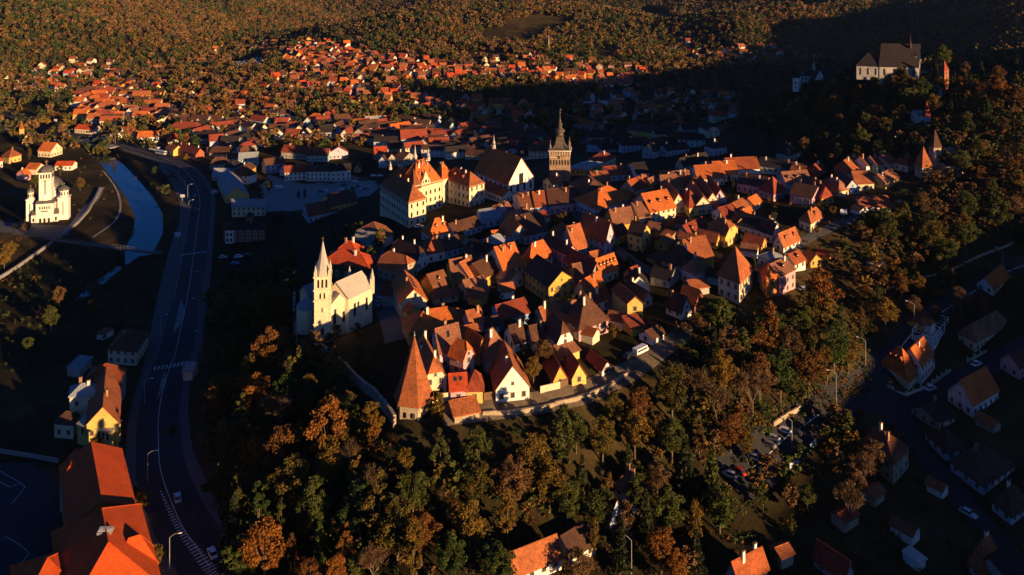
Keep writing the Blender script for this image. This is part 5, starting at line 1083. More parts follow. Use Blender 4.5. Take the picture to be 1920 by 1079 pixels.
def tree(p, kind, h, col, label=None):
    cr,tr=random.choice(PROTO[kind]); s=h/KH[kind]; cat='bush' if kind=='bush' else 'tree'
    nm={'fir':'fir_tree','bush':'bush','bare':'bare_tree'}.get(kind,'leafy_tree'); r_=empty(nm,(p.x,p.y,p.z),None,cat,{'fir':'firs on the wooded slopes','bush':'bushes','bare':'bare trees'}.get(kind,'leafy autumn trees'),label)
    if not label:
        cn={'twig':'brown','mixed':'green and orange','olive':'olive','fir':'dark'}.get(col,col); AUTO.append((r_, LAB[kind] if kind=='fir' else (f"{cn} {LAB[kind]}")))
    r_.rotation_euler=(0,0,random.uniform(0,6.28)); r_.scale=(s*random.uniform(.88,1.15),s*random.uniform(.88,1.15),s)
    c=link('crown',cr,r_); c.material_slots[0].link='OBJECT'; c.material_slots[0].material=LMAT[col]; link('trunk',tr,r_); return r_
def TT(px,py,kind,h,col): return tree(G(px,py),kind,h,col)
# trees one can pick out in the photograph: foot (px,py), kind, height, colour
for rec in [(490,640,'broad',20,'mixed'),(522,625,'broad',17,'golden'),(455,630,'broad',15,'olive'),(940,1110,'broad',11,'olive'),(1085,1110,'broad',10,'brown'),(1120,1000,'broad',11,'olive'),(1065,985,'broad',11,'olive'),(1140,960,'tall',10,'golden'),(540,475,'bare',11,'twig'),(597,446,'bare',8,'twig'),(403,668,'bare',9,'twig'),(430,760,'bare',13,'twig'),(512,745,'broad',8,'green'),(548,712,'bare',7,'twig'),
(585,680,'bush',5,'golden'),(617,655,'bush',5,'green'),(672,690,'tall',8,'golden'),(700,700,'tall',7,'golden'),(696,715,'bush',3,'golden'),(632,632,'bush',4,'golden'),(652,620,'bush',4,'golden'),(668,628,'bush',4,'olive'),
(696,835,'broad',11,'golden'),(660,785,'bare',8,'twig'),(580,760,'broad',9,'golden'),(570,800,'broad',10,'mixed'),(620,790,'broad',9,'olive'),(640,760,'bare',7,'twig'),(610,820,'broad',7,'orange'),
(150,358,'broad',9,'golden'),(67,352,'broad',9,'olive'),(113,330,'broad',8,'olive'),(55,300,'tall',10,'golden'),(20,385,'bush',5,'golden'),(10,380,'bush',5,'orange'),(18,490,'broad',10,'golden'),(8,505,'broad',9,'golden'),(50,440,'broad',7,'brown'),(32,432,'bush',4,'green'),
(560,375,'tall',7,'fir'),(572,375,'tall',7,'fir'),(505,365,'broad',10,'fir'),(520,430,'broad',9,'fir'),(490,400,'broad',8,'fir'),
(1020,690,'broad',8,'brown'),(1000,720,'broad',8,'golden'),(1025,675,'bush',5,'green'),(815,775,'bush',6,'golden'),(822,790,'bush',5,'golden'),
(1350,640,'broad',14,'olive'),(1330,620,'broad',12,'mixed'),(1395,720,'tall',17,'olive'),(1420,680,'tall',14,'olive'),(1370,700,'broad',14,'brown'),(1310,640,'broad',8,'rust'),(1450,640,'broad',11,'olive'),(1550,650,'tall',18,'golden'),(1575,660,'tall',15,'olive'),(1530,690,'broad',14,'mixed'),(1500,650,'broad',12,'olive'),(1550,720,'tall',12,'golden'),(1590,700,'broad',13,'golden'),(1480,690,'broad',13,'brown'),(1660,620,'broad',12,'golden'),(1645,590,'broad',10,'olive'),(1690,560,'broad',11,'rust'),(1715,600,'broad',9,'brown'),(1725,560,'broad',9,'golden'),
(1800,590,'broad',11,'brown'),(1840,600,'broad',10,'brown'),(1755,610,'broad',7,'brown'),(1900,560,'broad',8,'olive'),
(1745,485,'broad',18,'mixed'),(1775,500,'broad',13,'olive'),(1720,470,'broad',14,'rust'),(1862,400,'tall',16,'olive'),(1870,440,'broad',18,'olive'),(1810,420,'broad',15,'olive'),(1805,450,'broad',12,'golden'),(1900,420,'broad',14,'brown'),(1840,350,'broad',10,'rust'),(1900,340,'broad',11,'orange'),
(1675,390,'broad',7,'brown'),(1697,380,'broad',7,'olive'),(1563,410,'broad',6,'golden'),(1535,405,'broad',6,'golden'),(1350,385,'broad',7,'olive'),(1375,362,'fir',9,'fir'),(1570,300,'broad',10,'olive'),(1560,320,'broad',9,'brown'),(1545,310,'bush',5,'green'),(1525,300,'bush',4,'golden'),
(1600,172,'broad',9,'brown'),(1640,172,'broad',11,'olive'),(1665,176,'broad',13,'golden'),(1690,150,'broad',9,'brown'),(1550,178,'broad',11,'olive'),(1520,182,'broad',9,'brown'),(1610,200,'broad',14,'orange'),(1580,180,'broad',10,'golden'),(1700,195,'broad',20,'mixed'),(1730,200,'broad',18,'green'),(1690,170,'broad',16,'golden'),(1770,140,'broad',20,'olive'),(1690,235,'broad',12,'mixed'),(1650,230,'broad',10,'brown'),(1640,260,'broad',14,'brown'),(1625,250,'broad',13,'olive'),(1755,260,'tall',12,'golden'),(1840,215,'broad',14,'golden'),(1870,225,'broad',13,'golden'),(1880,260,'broad',13,'brown'),(1900,190,'fir',14,'fir'),(1840,160,'fir',16,'fir'),(1905,150,'fir',17,'fir'),(1870,165,'broad',14,'rust'),(1810,150,'broad',12,'brown'),(1755,150,'fir',14,'fir'),(1790,165,'fir',11,'fir'),(1760,170,'fir',12,'fir'),
(1285,940,'fir',17,'fir'),(1335,930,'fir',14,'olive'),(1350,1000,'broad',12,'olive'),(1345,960,'bush',5,'green'),(1232,940,'broad',10,'brown'),(1175,1040,'tall',14,'brown'),(1240,1079,'broad',11,'orange'),(1270,1110,'broad',9,'orange'),(1430,960,'tall',8,'olive'),(1620,930,'bare',13,'twig'),(1640,900,'broad',11,'brown'),(1595,990,'bare',12,'twig'),(1600,940,'broad',10,'brown'),(1725,950,'bare',6,'twig'),(1485,1010,'tall',6,'olive'),(1590,800,'bush',5,'golden'),(1570,810,'tall',6,'olive'),(1615,790,'bush',4,'brown'),(1550,860,'bush',4,'rust'),
(600,1060,'fir',12,'green'),(648,1080,'tall',12,'orange'),(700,1100,'bare',10,'twig'),(775,1100,'tall',16,'golden'),(790,1060,'broad',12,'rust'),(880,1040,'broad',12,'golden'),(925,1100,'broad',10,'green'),(848,980,'tall',7,'orange'),(630,1110,'broad',8,'orange'),(580,1110,'broad',8,'rust'),(545,1070,'tall',9,'rust'),(500,990,'fir',14,'olive'),(440,990,'fir',13,'olive'),(480,900,'broad',13,'orange'),(445,960,'tall',12,'golden'),(420,930,'tall',11,'olive'),(620,920,'broad',14,'golden'),(560,930,'bare',12,'twig'),(700,960,'bare',13,'twig'),(760,930,'tall',13,'golden'),(825,910,'tall',14,'olive'),(895,900,'broad',13,'olive'),(1000,930,'broad',15,'golden'),(960,960,'broad',13,'brown'),(1030,960,'broad',13,'golden'),(540,850,'bare',9,'brown'),(395,850,'bush',5,'golden'),(320,820,'bush',4,'golden'),(250,940,'bush',4,'olive'),(265,960,'bush',5,'golden'),(290,1060,'bush',5,'golden'),(185,845,'bush',4,'rust'),
(1310,860,'tall',12,'brown'),(1370,850,'broad',10,'rust'),(1385,830,'tall',11,'orange'),(1400,870,'broad',9,'golden'),(1260,870,'broad',12,'olive'),(1190,860,'broad',13,'golden'),(1130,870,'broad',12,'mixed'),(1080,850,'broad',11,'olive'),(1200,800,'broad',11,'rust'),(1150,800,'broad',9,'mixed')]:
    TT(*rec)
def inpoly(x,y,P_):
    c=False; j=len(P_)-1
    for i in range(len(P_)):
        if (P_[i][1]>y)!=(P_[j][1]>y) and x<(P_[j][0]-P_[i][0])*(y-P_[i][1])/(P_[j][1]-P_[i][1])+P_[i][0]: c=not c
        j=i
    return c
ntree=[len([o for o in COL.objects if o.name.startswith(('leafy','bare_t','fir','bush'))])]
placed=[o.location.xy.copy() for o in COL.objects if o.name.startswith(('leafy','bare_t','fir','bush'))]
def fill(poly, n, kinds, cols, hs, mind=4.5):
    xs=[p[0] for p in poly]; ys=[p[1] for p in poly]; k=0; t=0
    while k<n and t<n*40:
        t+=1; u=random.random(); x=random.uniform(min(xs),max(xs)); y=random.uniform(min(ys),max(ys))
        if not inpoly(x,y,poly): continue
        p=G(x,y)
        if any((p.xy-q).length<mind for q in placed): continue
        placed.append(p.xy.copy()); kd=random.choice(kinds); tree(p,kd,random.uniform(*hs)*(.4 if kd=='bush' else 1)*random.choice((.75,1,1,1.15)),'twig' if kd=='bare' else 'fir' if kd=='fir' else random.choice(cols)); k+=1
K1_=['broad']*7+['tall']*4+['bare']+['fir','fir']; C1_=['olive','olive','olive','golden','golden','golden','mixed','mixed','green','green','rust','orange']
FRONT=[(420,720),(520,700),(560,740),(620,720),(690,830),(735,925),(860,915),(1000,900),(1100,880),(1230,825),(1320,715),(1400,640),(1560,600),(1600,680),(1540,740),(1430,800),(1370,850),(1250,900),(1080,900),(1030,960),(1000,985),(880,1100),(450,1100),(400,960),(385,850)]
fill(FRONT,105,K1_,C1_,(11,17),5.5)
fill([(1510,230),(1600,230),(1780,240),(1920,250),(1930,470),(1760,500),(1640,480),(1600,440),(1720,400),(1740,330),(1620,310),(1520,300),(1400,290),(1400,240)],52,K1_,['olive','olive','brown','golden','mixed'],(9,14),6)
fill([(1490,195),(1600,160),(1920,150),(1920,250),(1500,240)],34,['broad','broad','fir','tall'],C1_,(10,15),6)
fill([(1600,530),(1750,510),(1920,500),(1900,480),(1800,550),(1700,620),(1620,660),(1580,600)],14,['broad','bush','tall'],['golden','olive','brown','rust'],(7,11),5)
fill([(1000,930),(1290,850),(1310,1079),(1090,1090),(1060,1010)],14,['broad','tall','fir'],C1_,(9,13),6)
fill([(1280,960),(1440,900),(1560,800),(1680,830),(1700,1060),(1400,1060)],10,['broad','bush','bare'],['brown','olive'],(6,9),8)
fill([(1760,770),(1920,700),(1920,780),(1800,800)],3,['bush'],['brown'],(6,9),8)
fill([(0,600),(180,560),(200,640),(60,680)],7,['broad'],['olive','brown'],(7,10),8)
print('TREES',len(placed))
# --- background houses -------------------------------------------------------
def far_house(p, w, d, h, ri, a, roof, wall, typ, into=None):
    ca,sa=math.cos(a),math.sin(a)
    def loc(x,y,z): return Vector((p.x+x*ca-y*sa,p.y+x*sa+y*ca,z))
    z=p.z+h; K=loc(-w/2,-d/2,z); R=loc(w/2,-d/2,z); L=loc(-w/2,d/2,z)
    if into is None:
        root=empty('town_house',(p.x,p.y,p.z),None,'house','houses of the background town'); AUTO.append((root,f"{WALLN[wall]} house under {'hipped ' if typ=='h' else ''}{ROOFN[roof]}"))
        block(root,K,L,R,p.z-2.5,h,ri,'R',typ,roof,wall,win=False,ch=0); wl=[c for c in root.children if c.name.startswith('wall')][0]
        # windows of a house this far away are only dark specks: small panes let into the wall mesh
        me=wl.data; bm=bmesh.new(); bm.from_mesh(me); me.materials.append(GLASS); mi=len(me.materials)-1
        for A_,B_ in ((K,R),(L,K)):
            D_=B_-A_; n=max(1,int(D_.length//3)); t=D_.normalized(); nr=Vector((t.y,-t.x,0))*.04
            for i in range(n):
                for zz in ([1.2,4.0] if h>5 else [1.1]):
                    c=A_+D_*(i+.5)/n-root.location+nr; c.z=zz; f=bm.faces.new([bm.verts.new(c+t*x_+Vector((0,0,y_))) for x_,y_ in ((-.45,0),(.45,0),(.45,1.3),(-.45,1.3))]); f.material_index=mi
        bm.to_mesh(me); bm.free()
    else:
        into.append((K,L,R,p.z-2.5,h,ri,typ,roof,wall))
HP=[E(*TP(t,K_),30).xy for t,K_,*_ in [(r_[0],r_[1]) for r_ in HL]]
existing=[(o.location.xy.copy()) for o in COL.objects if o.type=='EMPTY' and o.parent is None and o.get('category') in ('house','church','hall','town hall','hotel','school','office block','tower','clock tower','villa')]
WM=['cream','ochre','grey','stone','white','yellow','orange','pink']; farstuff=[]; cnt=0; FH=[]
# small outbuildings and garden trees between the citadel houses
CITA=[(760,640),(740,560),(760,480),(850,440),(960,400),(1080,380),(1250,330),(1400,320),(1500,400),(1500,460),(1400,530),(1330,545),(1280,560),(1210,605),(1120,650),(1040,695),(900,700),(860,690)]
k=0; t=0
while k<48 and t<5000:
    t+=1; x=random.uniform(740,1500); y=random.uniform(320,740)
    if not inpoly(x,y,CITA): continue
    p=G(x,y)
    if any((p.xy-q).length<6.4 for q in existing): continue
    existing.append(p.xy.copy()); k+=1; a=math.radians(random.choice((20,35,-30,-55))+random.uniform(-8,8)); ca,sa=math.cos(a),math.sin(a); w,d,h=random.uniform(4.5,7),random.uniform(3.6,4.6),random.uniform(2.3,3.2)
    loc=lambda X_,Y_:Vector((p.x+X_*ca-Y_*sa,p.y+X_*sa+Y_*ca,p.z+h)); root=empty('outbuilding',(p.x,p.y,p.z),None,'shed','outbuildings in the citadel yards'); wl=random.choice(['white','cream','ochre','stone','grey','yellow']); rf=random.choice(['brown','brown','redbrown','dark','orange'])
    AUTO.append((root,f"small {WALLN[wl]} outbuilding with {ROOFN[rf]}")); block(root,loc(-w/2,-d/2),loc(-w/2,d/2),loc(w/2,-d/2),p.z-1.5,h,random.uniform(1.2,2.2),'R',random.choice('gs'),rf,wl,win=False,ch=0)
k=0; t=0
while k<8 and t<3000:
    t+=1; x,y=random.choice(((random.uniform(1700,1915),random.uniform(600,690)),(random.uniform(1740,1915),random.uniform(760,1070)),(random.uniform(1450,1700),random.uniform(900,1070))))
    p=G(x,y)
    if any((p.xy-q).length<9 for q in existing) or abs(p.x-120)<0: continue
    existing.append(p.xy.copy()); k+=1; a=math.radians(random.choice((30,-58))+random.uniform(-8,8)); ca,sa=math.cos(a),math.sin(a); w,d,h=random.uniform(3.5,6),random.uniform(3,4),random.uniform(2,2.6)
    loc=lambda X_,Y_:Vector((p.x+X_*ca-Y_*sa,p.y+X_*sa+Y_*ca,p.z+h)); root=empty('garden_shed',(p.x,p.y,p.z),None,'shed','sheds in the lower gardens'); rf=random.choice(['redbrown','dark','brown'])
    AUTO.append((root,f"low garden shed with {ROOFN[rf]}")); block(root,loc(-w/2,-d/2),loc(-w/2,d/2),loc(w/2,-d/2),p.z-1.5,h,random.uniform(.8,1.5),'R','g',rf,random.choice(['grey','white','stone']),win=False,ch=0)
cited=[]
t=0; k=0
while k<55 and t<5000:
    t+=1; x=random.uniform(740,1500); y=random.uniform(320,740)
    if not inpoly(x,y,CITA): continue
    p=G(x,y)
    if any((p.xy-q).length<5.6 for q in existing) or any((p.xy-q).length<4 for q in cited): continue
    cited.append(p.xy.copy()); k+=1; tree(p,random.choice(('bush','bush','broad','tall')),random.uniform(3.2,6),random.choice(('olive','green','golden','brown')))
def town(poly, n, sizes, roofs, walls, ang, jit, mind, typs='gghx', two=.2):
    xs=[p[0] for p in poly]; ys=[p[1] for p in poly]; k=0; t=0
    while k<n and t<n*60:
        t+=1; x=random.uniform(min(xs),max(xs)); y=random.uniform(min(ys),max(ys))
        if not inpoly(x,y,poly): continue
        p=G(x,y); dm_=mind*(random.uniform(.85,1.3))
        if any((p.xy-q).length<dm_ for q in existing): continue
        existing.append(p.xy.copy()); k+=1
        FH.append((p,random.uniform(*sizes),random.uniform(6.5,9),random.choice((3.2,3.6,5.6)) if random.random()>two else 6,random.uniform(2.8,4.6),math.radians(ang+random.uniform(-jit,jit)+random.choice((0,0,90,35,-30) if jit>22 else (0,0,90))),random.choice(roofs),random.choice(walls),random.choice(typs)))
RM_=None; TER=['brown','brown','brown','orange','redbrown','dark','red']; WL=['white','white','cream','cream','yellow','grey','ochre','paleblue']
town([(0,150),(60,125),(190,108),(240,140),(262,165),(235,175),(180,175),(120,185),(60,175),(0,172)],46,(8,13),TER,WL,0,15,13)
town([(135,180),(180,172),(205,200),(240,228),(200,240),(150,225)],42,(11,20),['brown','orange','brown','dark','redbrown'],WL,2,6,11,'g')
town([(195,165),(250,158),(280,190),(330,215),(330,228),(262,232),(225,215),(205,190)],46,(10,18),['brown','orange','brown','dark','redbrown'],WL,2,8,11,'ggh')
town([(290,125),(440,85),(470,95),(400,140),(330,180),(290,170)],22,(7,11),['dark','brown'],WL,20,30,20)
town([(262,160),(330,150),(430,140),(520,135),(560,212),(480,222),(330,232)],50,(8,12),TER,WL,0,25,14)
town([(520,90),(560,70),(640,84),(700,95),(690,105),(540,98)],30,(7,10),TER,WM,0,30,12,'gh',0)
town([(880,120),(1000,105),(1180,125),(1250,150),(1150,150),(1000,135)],40,(7,10),TER,WM,0,30,14,'gh',0)
town([(465,100),(480,70),(520,80),(540,95),(500,100)],12,(8,12),TER,WL,0,20,16)
_=['cream','ochre','grey','stone','white','yellow','orange','pink']
town([(530,98),(600,92),(650,94),(690,105),(780,112),(860,125),(900,140),(840,150),(700,140),(620,132),(540,128)],175,(7,10),['orange','red','brown','brown','redbrown','dark','brown'],WM,0,30,10,'ghx',.04)
town([(500,140),(560,140),(660,150),(740,160),(760,200),(690,215),(640,180),(520,175)],60,(7,10),TER,WM,0,30,12,'ghx',.1)
town([(740,140),(900,128),(1050,140),(1180,150),(1200,165),(1100,170),(980,150),(800,160)],75,(7,10),TER,WM,0,30,12,'ghx',.05)
town([(760,180),(920,190),(1000,200),(980,225),(880,235),(860,215),(760,200)],34,(8,12),TER,WM,0,20,11)
town([(1060,205),(1100,192),(1190,178),(1290,178),(1370,180),(1390,215),(1350,230),(1240,228),(1150,235),(1100,225)],50,(8,13),TER+['black'],WL,15,20,12)
town([(1230,92),(1290,82),(1340,95),(1420,85),(1500,98),(1560,118),(1520,128),(1440,118),(1360,120),(1300,112)],36,(8,12),TER,WL,0,30,16)
town([(330,235),(420,235),(500,218),(600,225),(700,232),(760,230),(900,240),(1000,245),(1020,300),(910,300),(760,290),(640,262),(480,262),(470,300),(420,300),(380,270)],140,(11,20),['black','dark','redbrown','dark'],['white','grey','teal','paleblue','cream'],5,25,11.5,'gghx',.6)
town([(1075,262),(1180,258),(1330,245),(1340,275),(1250,290),(1120,285)],22,(11,18),['black','dark'],['grey','teal','paleblue','cream'],5,25,14,'ghx',.4)
town([(400,285),(470,300),(470,340),(430,350),(400,320)],9,(11,16),['black','dark','metal'],['white','grey','teal'],5,25,14,'gh',.4)
FH.sort(key=lambda h_:h_[0].y); INDIV=max(0,295-len([o for o in COL.objects if o.get('category')=='house' and o.parent is None])); print('FAR HOUSES',len(FH),'individual',INDIV)
for h_ in FH[:INDIV]: far_house(*h_)
if FH[INDIV:]:
    root=empty('tmp',(0,0,0)); vs=MB()
    for (p,w,d,h,ri,a,roof,wall,typ) in FH[INDIV:]:
        ca,sa=math.cos(a),math.sin(a); loc=lambda x,y,z:(p.x+x*ca-y*sa,p.y+x*sa+y*ca,z); Z=p.z+h
        q=[(-w/2,-d/2),(w/2,-d/2),(w/2,d/2),(-w/2,d/2)]; vs.hexa([loc(*c,p.z-2.5) for c in q]+[loc(*c,Z) for c in q],MW[wall])
        for s in (-1,1): vs.poly([loc(s*w/2,-d/2,Z),loc(s*w/2,d/2,Z),loc(s*w/2,0,Z+ri)],MW[wall])
        e=.5
        for s in (-1,1): RM_=RM_ if s>0 else roofmat(roof); vs.hexa([loc(-w/2-e,s*(d/2+e),Z-.4),loc(w/2+e,s*(d/2+e),Z-.4),loc(w/2+e,0,Z+ri),loc(-w/2-e,0,Z+ri),loc(-w/2-e,s*(d/2+e),Z-.1),loc(w/2+e,s*(d/2+e),Z-.1),loc(w/2+e,0,Z+ri+.3),loc(-w/2-e,0,Z+ri+.3)],RM_)
        for s in (-.25,.25): vs.box(loc(s*w,-d/2-.02,p.z+1.8),(.9,.1,1.3),GLASS,a)
    o=vs.build('distant_houses'); tag(o,'tiny tiled houses of the farthest suburbs','houses',kind='stuff'); bpy.data.objects.remove(root)
# --- far woods: one mass ------------------------------------------------------
def mini(seed, n=60, conifer=False):
    g=np.random.default_rng(seed); C_=[]
    for i in range(9):
        v=g.normal(size=3); v/=np.linalg.norm(v); C_.append(v*np.array([2.7,2.7,2.0])*g.uniform(.4,1)+np.array([0,0,5.2]))
    C_=np.array(C_); c=C_[g.integers(0,9,n)]; v=g.normal(size=(n,3)); v/=np.linalg.norm(v,axis=1)[:,None]; c=c+v*g.uniform(.9,1.7,size=(n,1))
    if conifer: z=g.uniform(.5,11,n); t=g.uniform(0,6.28,n); R_=(11.5-z)*.23; c=np.stack([np.cos(t)*R_,np.sin(t)*R_,z],-1)
    c[:,2]=np.maximum(c[:,2],.4); return leaves(c,g.uniform(1.1,2.2,size=n),rg=g,elong=1.2)
MN=[mini(900+i) for i in range(6)]+[mini(950,conifer=True)]
hx=np.array([[q.x,q.y] for q in existing])
PTS=[]
def wood(x0,x1,d0,d1,sp,test=None):
    n=int(1.9*(d1-d0)*((x1-x0)/F)*(d0+d1)/2/(sp*sp)); dd=np.sqrt(rng.uniform(d0*d0,d1*d1,n)); pxx=rng.uniform(x0,x1,n); X_=(pxx-960)/F*dd; Z_=terr(X_,dd); py=Y0+F*(ZC-Z_)/dd
    keep=np.ones(n,bool)
    if test is not None: keep&=np.array([test(a,b,c) for a,b,c in zip(pxx,py,dd)],bool)
    X_,dd,Z_=X_[keep],dd[keep],Z_[keep]
    # thin out to a spacing by grid hashing
    key=set(); out=[]
    for x,y,z in zip(X_,dd,Z_):
        k=(int(x/sp),int(y/sp))
        if k in key: continue
        key.add(k); out.append((x,y,z))
    out=np.array(out)
    if len(out)==0: return
    dm=np.ones(len(out),bool)
    for i in range(0,len(out),2000):
        s=out[i:i+2000]; d2=((s[:,None,:2]-hx[None])**2).sum(-1).min(1); dm[i:i+2000]=d2>81
    PTS.append(out[dm])
MEAD=[[(925,62),(960,40),(1010,30),(1090,38),(1060,58),(1000,62)],[(1195,18),(1240,22),(1280,42),(1240,44),(1200,30)],[(905,55),(1030,62),(1000,85),(900,82)],[(1110,95),(1150,92),(1165,108),(1120,115)],[(640,66),(680,66),(690,76),(645,76)],[(840,95),(960,102),(960,112),(850,108)],[(1280,108),(1330,100),(1340,118),(1285,120)]]
CEM=[(435,118),(490,108),(497,122),(440,134)]
TOWN=[[(0,150),(60,125),(190,108),(262,165),(330,215),(330,300),(100,300),(0,260)],[(530,98),(690,105),(860,125),(900,140),(700,140),(540,128)],[(330,232),(1340,245),(1340,330),(330,330)],[(1060,205),(1190,178),(1390,180),(1390,240),(1060,240)]]
def t1(px,py,d):
    if any(inpoly(px,py,m_) for m_ in MEAD) or inpoly(px,py,CEM): return False
    if any(inpoly(px,py,m_) for m_ in TOWN): return random.random()<.12
    if py>150: return random.random()<.55 and py<245
    if 470<px<700 and 88<py<150: return random.random()<.2
    if 700<px<1200 and 110<py<165: return random.random()<.3
    if 700<px<1200 and 75<py<=110: return random.random()<.6
    if 290<px<470 and 85<py<180: return random.random()<.4
    return True
wood(-60,1400,640,1250,5.6,t1); wood(-60,1980,1250,2700,6.6,t1); wood(1380,1980,560,1250,5.6,t1)
def t2(px,py,d): return not(any(inpoly(px,py,m_) for m_ in MEAD)) and py<235
NEARP=[(FRONT,7.5),([(1400,225),(1530,190),(1930,150),(1930,440),(1760,500),(1640,480),(1590,430),(1720,395),(1745,335),(1640,300),(1540,300),(1470,260)],5.5),([(385,560),(470,520),(540,480),(560,500),(560,640),(700,800),(560,720),(420,700)],6),([(1290,950),(1440,900),(1560,800),(1650,830),(1660,1100),(1290,1100)],8),([(1000,900),(1100,880),(1090,930),(1010,1000),(960,960)],6),([(385,290),(330,420),(310,400),(300,470),(285,470),(290,400),(270,350),(230,300),(300,310)],40),([(1555,480),(1660,435),(1790,490),(1700,560),(1600,560)],6.5),([(600,450),(700,440),(720,470),(690,500),(640,470)],7)]
PTS_FAR=PTS; PTS=[]
for pl,sp_ in NEARP: wood(min(p[0] for p in pl),max(p[0] for p in pl),150,640,sp_,lambda a,b,c,pl=pl: inpoly(a,b,pl))
NP=np.concatenate(PTS); PTS=PTS_FAR
def packtrees(name,P0,protos,cols_,w_,s0,s1,label,cat):
    n=len(P0); gi=rng.choice(len(cols_),n,p=np.array(w_)/sum(w_)); V_=[];M_=[]
    for k,P_ in enumerate(protos):
        sel=np.where(np.arange(n)%len(protos)==k)[0]; S_=rng.uniform(s0,s1,len(sel)); A_=rng.uniform(0,6.28,len(sel)); ca,sa=np.cos(A_),np.sin(A_)
        x=P_[None,...,0]*ca[:,None,None]-P_[None,...,1]*sa[:,None,None]; y=P_[None,...,0]*sa[:,None,None]+P_[None,...,1]*ca[:,None,None]; z=np.broadcast_to(P_[None,...,2],x.shape)
        V_.append((np.stack([x,y,z],-1)*S_[:,None,None,None]+P0[sel][:,None,None,:]).reshape(-1,4,3)); M_.append(np.repeat(gi[sel],P_.shape[0]))
    V_=np.concatenate(V_); M_=np.concatenate(M_); print(name,n,len(V_)); o=link(name,quadmesh(name,V_,M_,tuple(LMAT[c] for c in cols_))); tag(o,label,cat,kind='stuff')
def mini2(seed):
    g=np.random.default_rng(seed); P4,_=crown(16,34,2.6,2.9,4.3,.62,seed,.25,.1); return P4
packtrees('understory_woods',NP,[mini2(700+i) for i in range(5)],['olive','brown','mixed','green','golden','rust'],[4,4,2,1,1.5,1],.75,1.35,'dense lower trees filling the gaps of the wooded slopes','woodland')
PTS=[]; SCR=[(800,800),(860,830),(1100,820),(1200,780),(1300,690),(1340,700),(1240,830),(1100,885),(860,915),(740,920)]; wood(740,1340,150,300,3.6,lambda a,b,c: inpoly(a,b,SCR)); wood(1440,1660,250,360,3.6,lambda a,b,c: inpoly(a,b,[(1470,560),(1530,540),(1650,560),(1640,640),(1560,620)]))
packtrees('slope_scrub',np.concatenate(PTS),[mini2(780+i) for i in range(3)],['olive','brown','green','golden'],[3,2,2,1],.22,.5,'tangled scrub on the bank below the citadel lane','scrub'); PTS=[]; wood(-40,290,200,640,5.0,lambda a,b,c: inpoly(a,b,[(0,560),(40,500),(110,470),(280,490),(270,560),(235,640),(60,720),(0,700)]))
packtrees('riverside_scrub',np.concatenate(PTS),[mini2(760+i) for i in range(3)],['olive','fir','green'],[1,2,2],.15,.34,'low willow scrub along the river bank, its dark colour standing in for shade','scrub'); PTS=PTS_FAR  # dark foliage set here in place of the bank's black shade
PTSA=np.concatenate(PTS); print('WOOD',len(PTSA))
hz_=[Vector(p) for p in PTSA[:0]]
n=len(PTSA); 
Vv=[];Mm=[]
cols=['sunlitolive','sunlitbrown','golden','rust','green','mixed','twig','orange','fir']; wts=np.array([.22,.34,.12,.05,.06,.08,.12,.01,.04]); wts=wts/wts.sum()
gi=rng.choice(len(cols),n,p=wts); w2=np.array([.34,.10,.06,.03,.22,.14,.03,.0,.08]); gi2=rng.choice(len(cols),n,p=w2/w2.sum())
pn=np.sin(PTSA[:,0]*.013+np.sin(PTSA[:,1]*.009)*2)+np.sin(PTSA[:,1]*.011+np.sin(PTSA[:,0]*.017)*1.5)+rng.normal(size=n)*.5; gi=np.where(pn>.25,gi2,gi)
for mi_ in range(len(MN)):
    sel=np.where(np.arange(n)%len(MN)==mi_)[0] if mi_<6 else np.where((np.arange(n)%len(MN)==6))[0]
    if mi_==6: sel=sel[::3]
    P_=MN[mi_]; S_=rng.uniform(.6,1.55,len(sel))*np.where(PTSA[sel,1]>1300,1.15,1.0); A_=rng.uniform(0,6.28,len(sel)); ca,sa=np.cos(A_),np.sin(A_)
    x=P_[None,...,0]*ca[:,None,None]-P_[None,...,1]*sa[:,None,None]; y=P_[None,...,0]*sa[:,None,None]+P_[None,...,1]*ca[:,None,None]; z=np.broadcast_to(P_[None,...,2],x.shape)
    W=np.stack([x,y,z],-1)*S_[:,None,None,None]+PTSA[sel][:,None,None,:]; Vv.append(W.reshape(-1,4,3)); Mm.append(np.repeat(gi[sel],P_.shape[0]))
Vv=np.concatenate(Vv); Mm=np.concatenate(Mm); me=quadmesh('distant_woodland',Vv,Mm,tuple(LMAT[c] for c in cols)); print('wood faces',len(Vv)); o=link('distant_woodland',me); tag(o,'autumn woods covering the far hills and filling the gaps between the suburbs','woodland',kind='stuff')
# --- undergrowth on the near slopes -------------------------------------------
ug=[]
UP=[FRONT,[(380,560),(550,560),(700,800),(800,880),(700,1100),(400,1100)],[(1400,230),(1930,150),(1930,560),(1600,600),(1350,560)],[(1250,600),(1620,560),(1640,740),(1300,860)],[(1200,800),(1560,760),(1700,830),(1930,700),(1930,1100),(950,1100),(950,900)],[(100,300),(250,280),(310,330),(320,450),(280,600),(0,620),(0,450),(130,440)]]
UW=[3.0,2.0,3,3,1.2,.35]
for pl,w_ in zip(UP,UW):
    xs=[p[0] for p in pl]; ys=[p[1] for p in pl]
    for _ in range(int(420*w_)):
        x=random.uniform(min(xs),max(xs)); y=random.uniform(min(ys),max(ys))
        if inpoly(x,y,pl):
            p=G(x,y)
            if all((p.xy-Vector(q)).length>5.5 for q in ex_) if (ex_:=[e for e in existing if abs(e[0]-p.x)<6 and abs(e[1]-p.y)<6]) else True: 
                if min((Vector((c.x,c.y))-p.xy).length for c in CL[::3])>9: ug.append(p)
g=np.random.default_rng(5); c=[];mi=[]
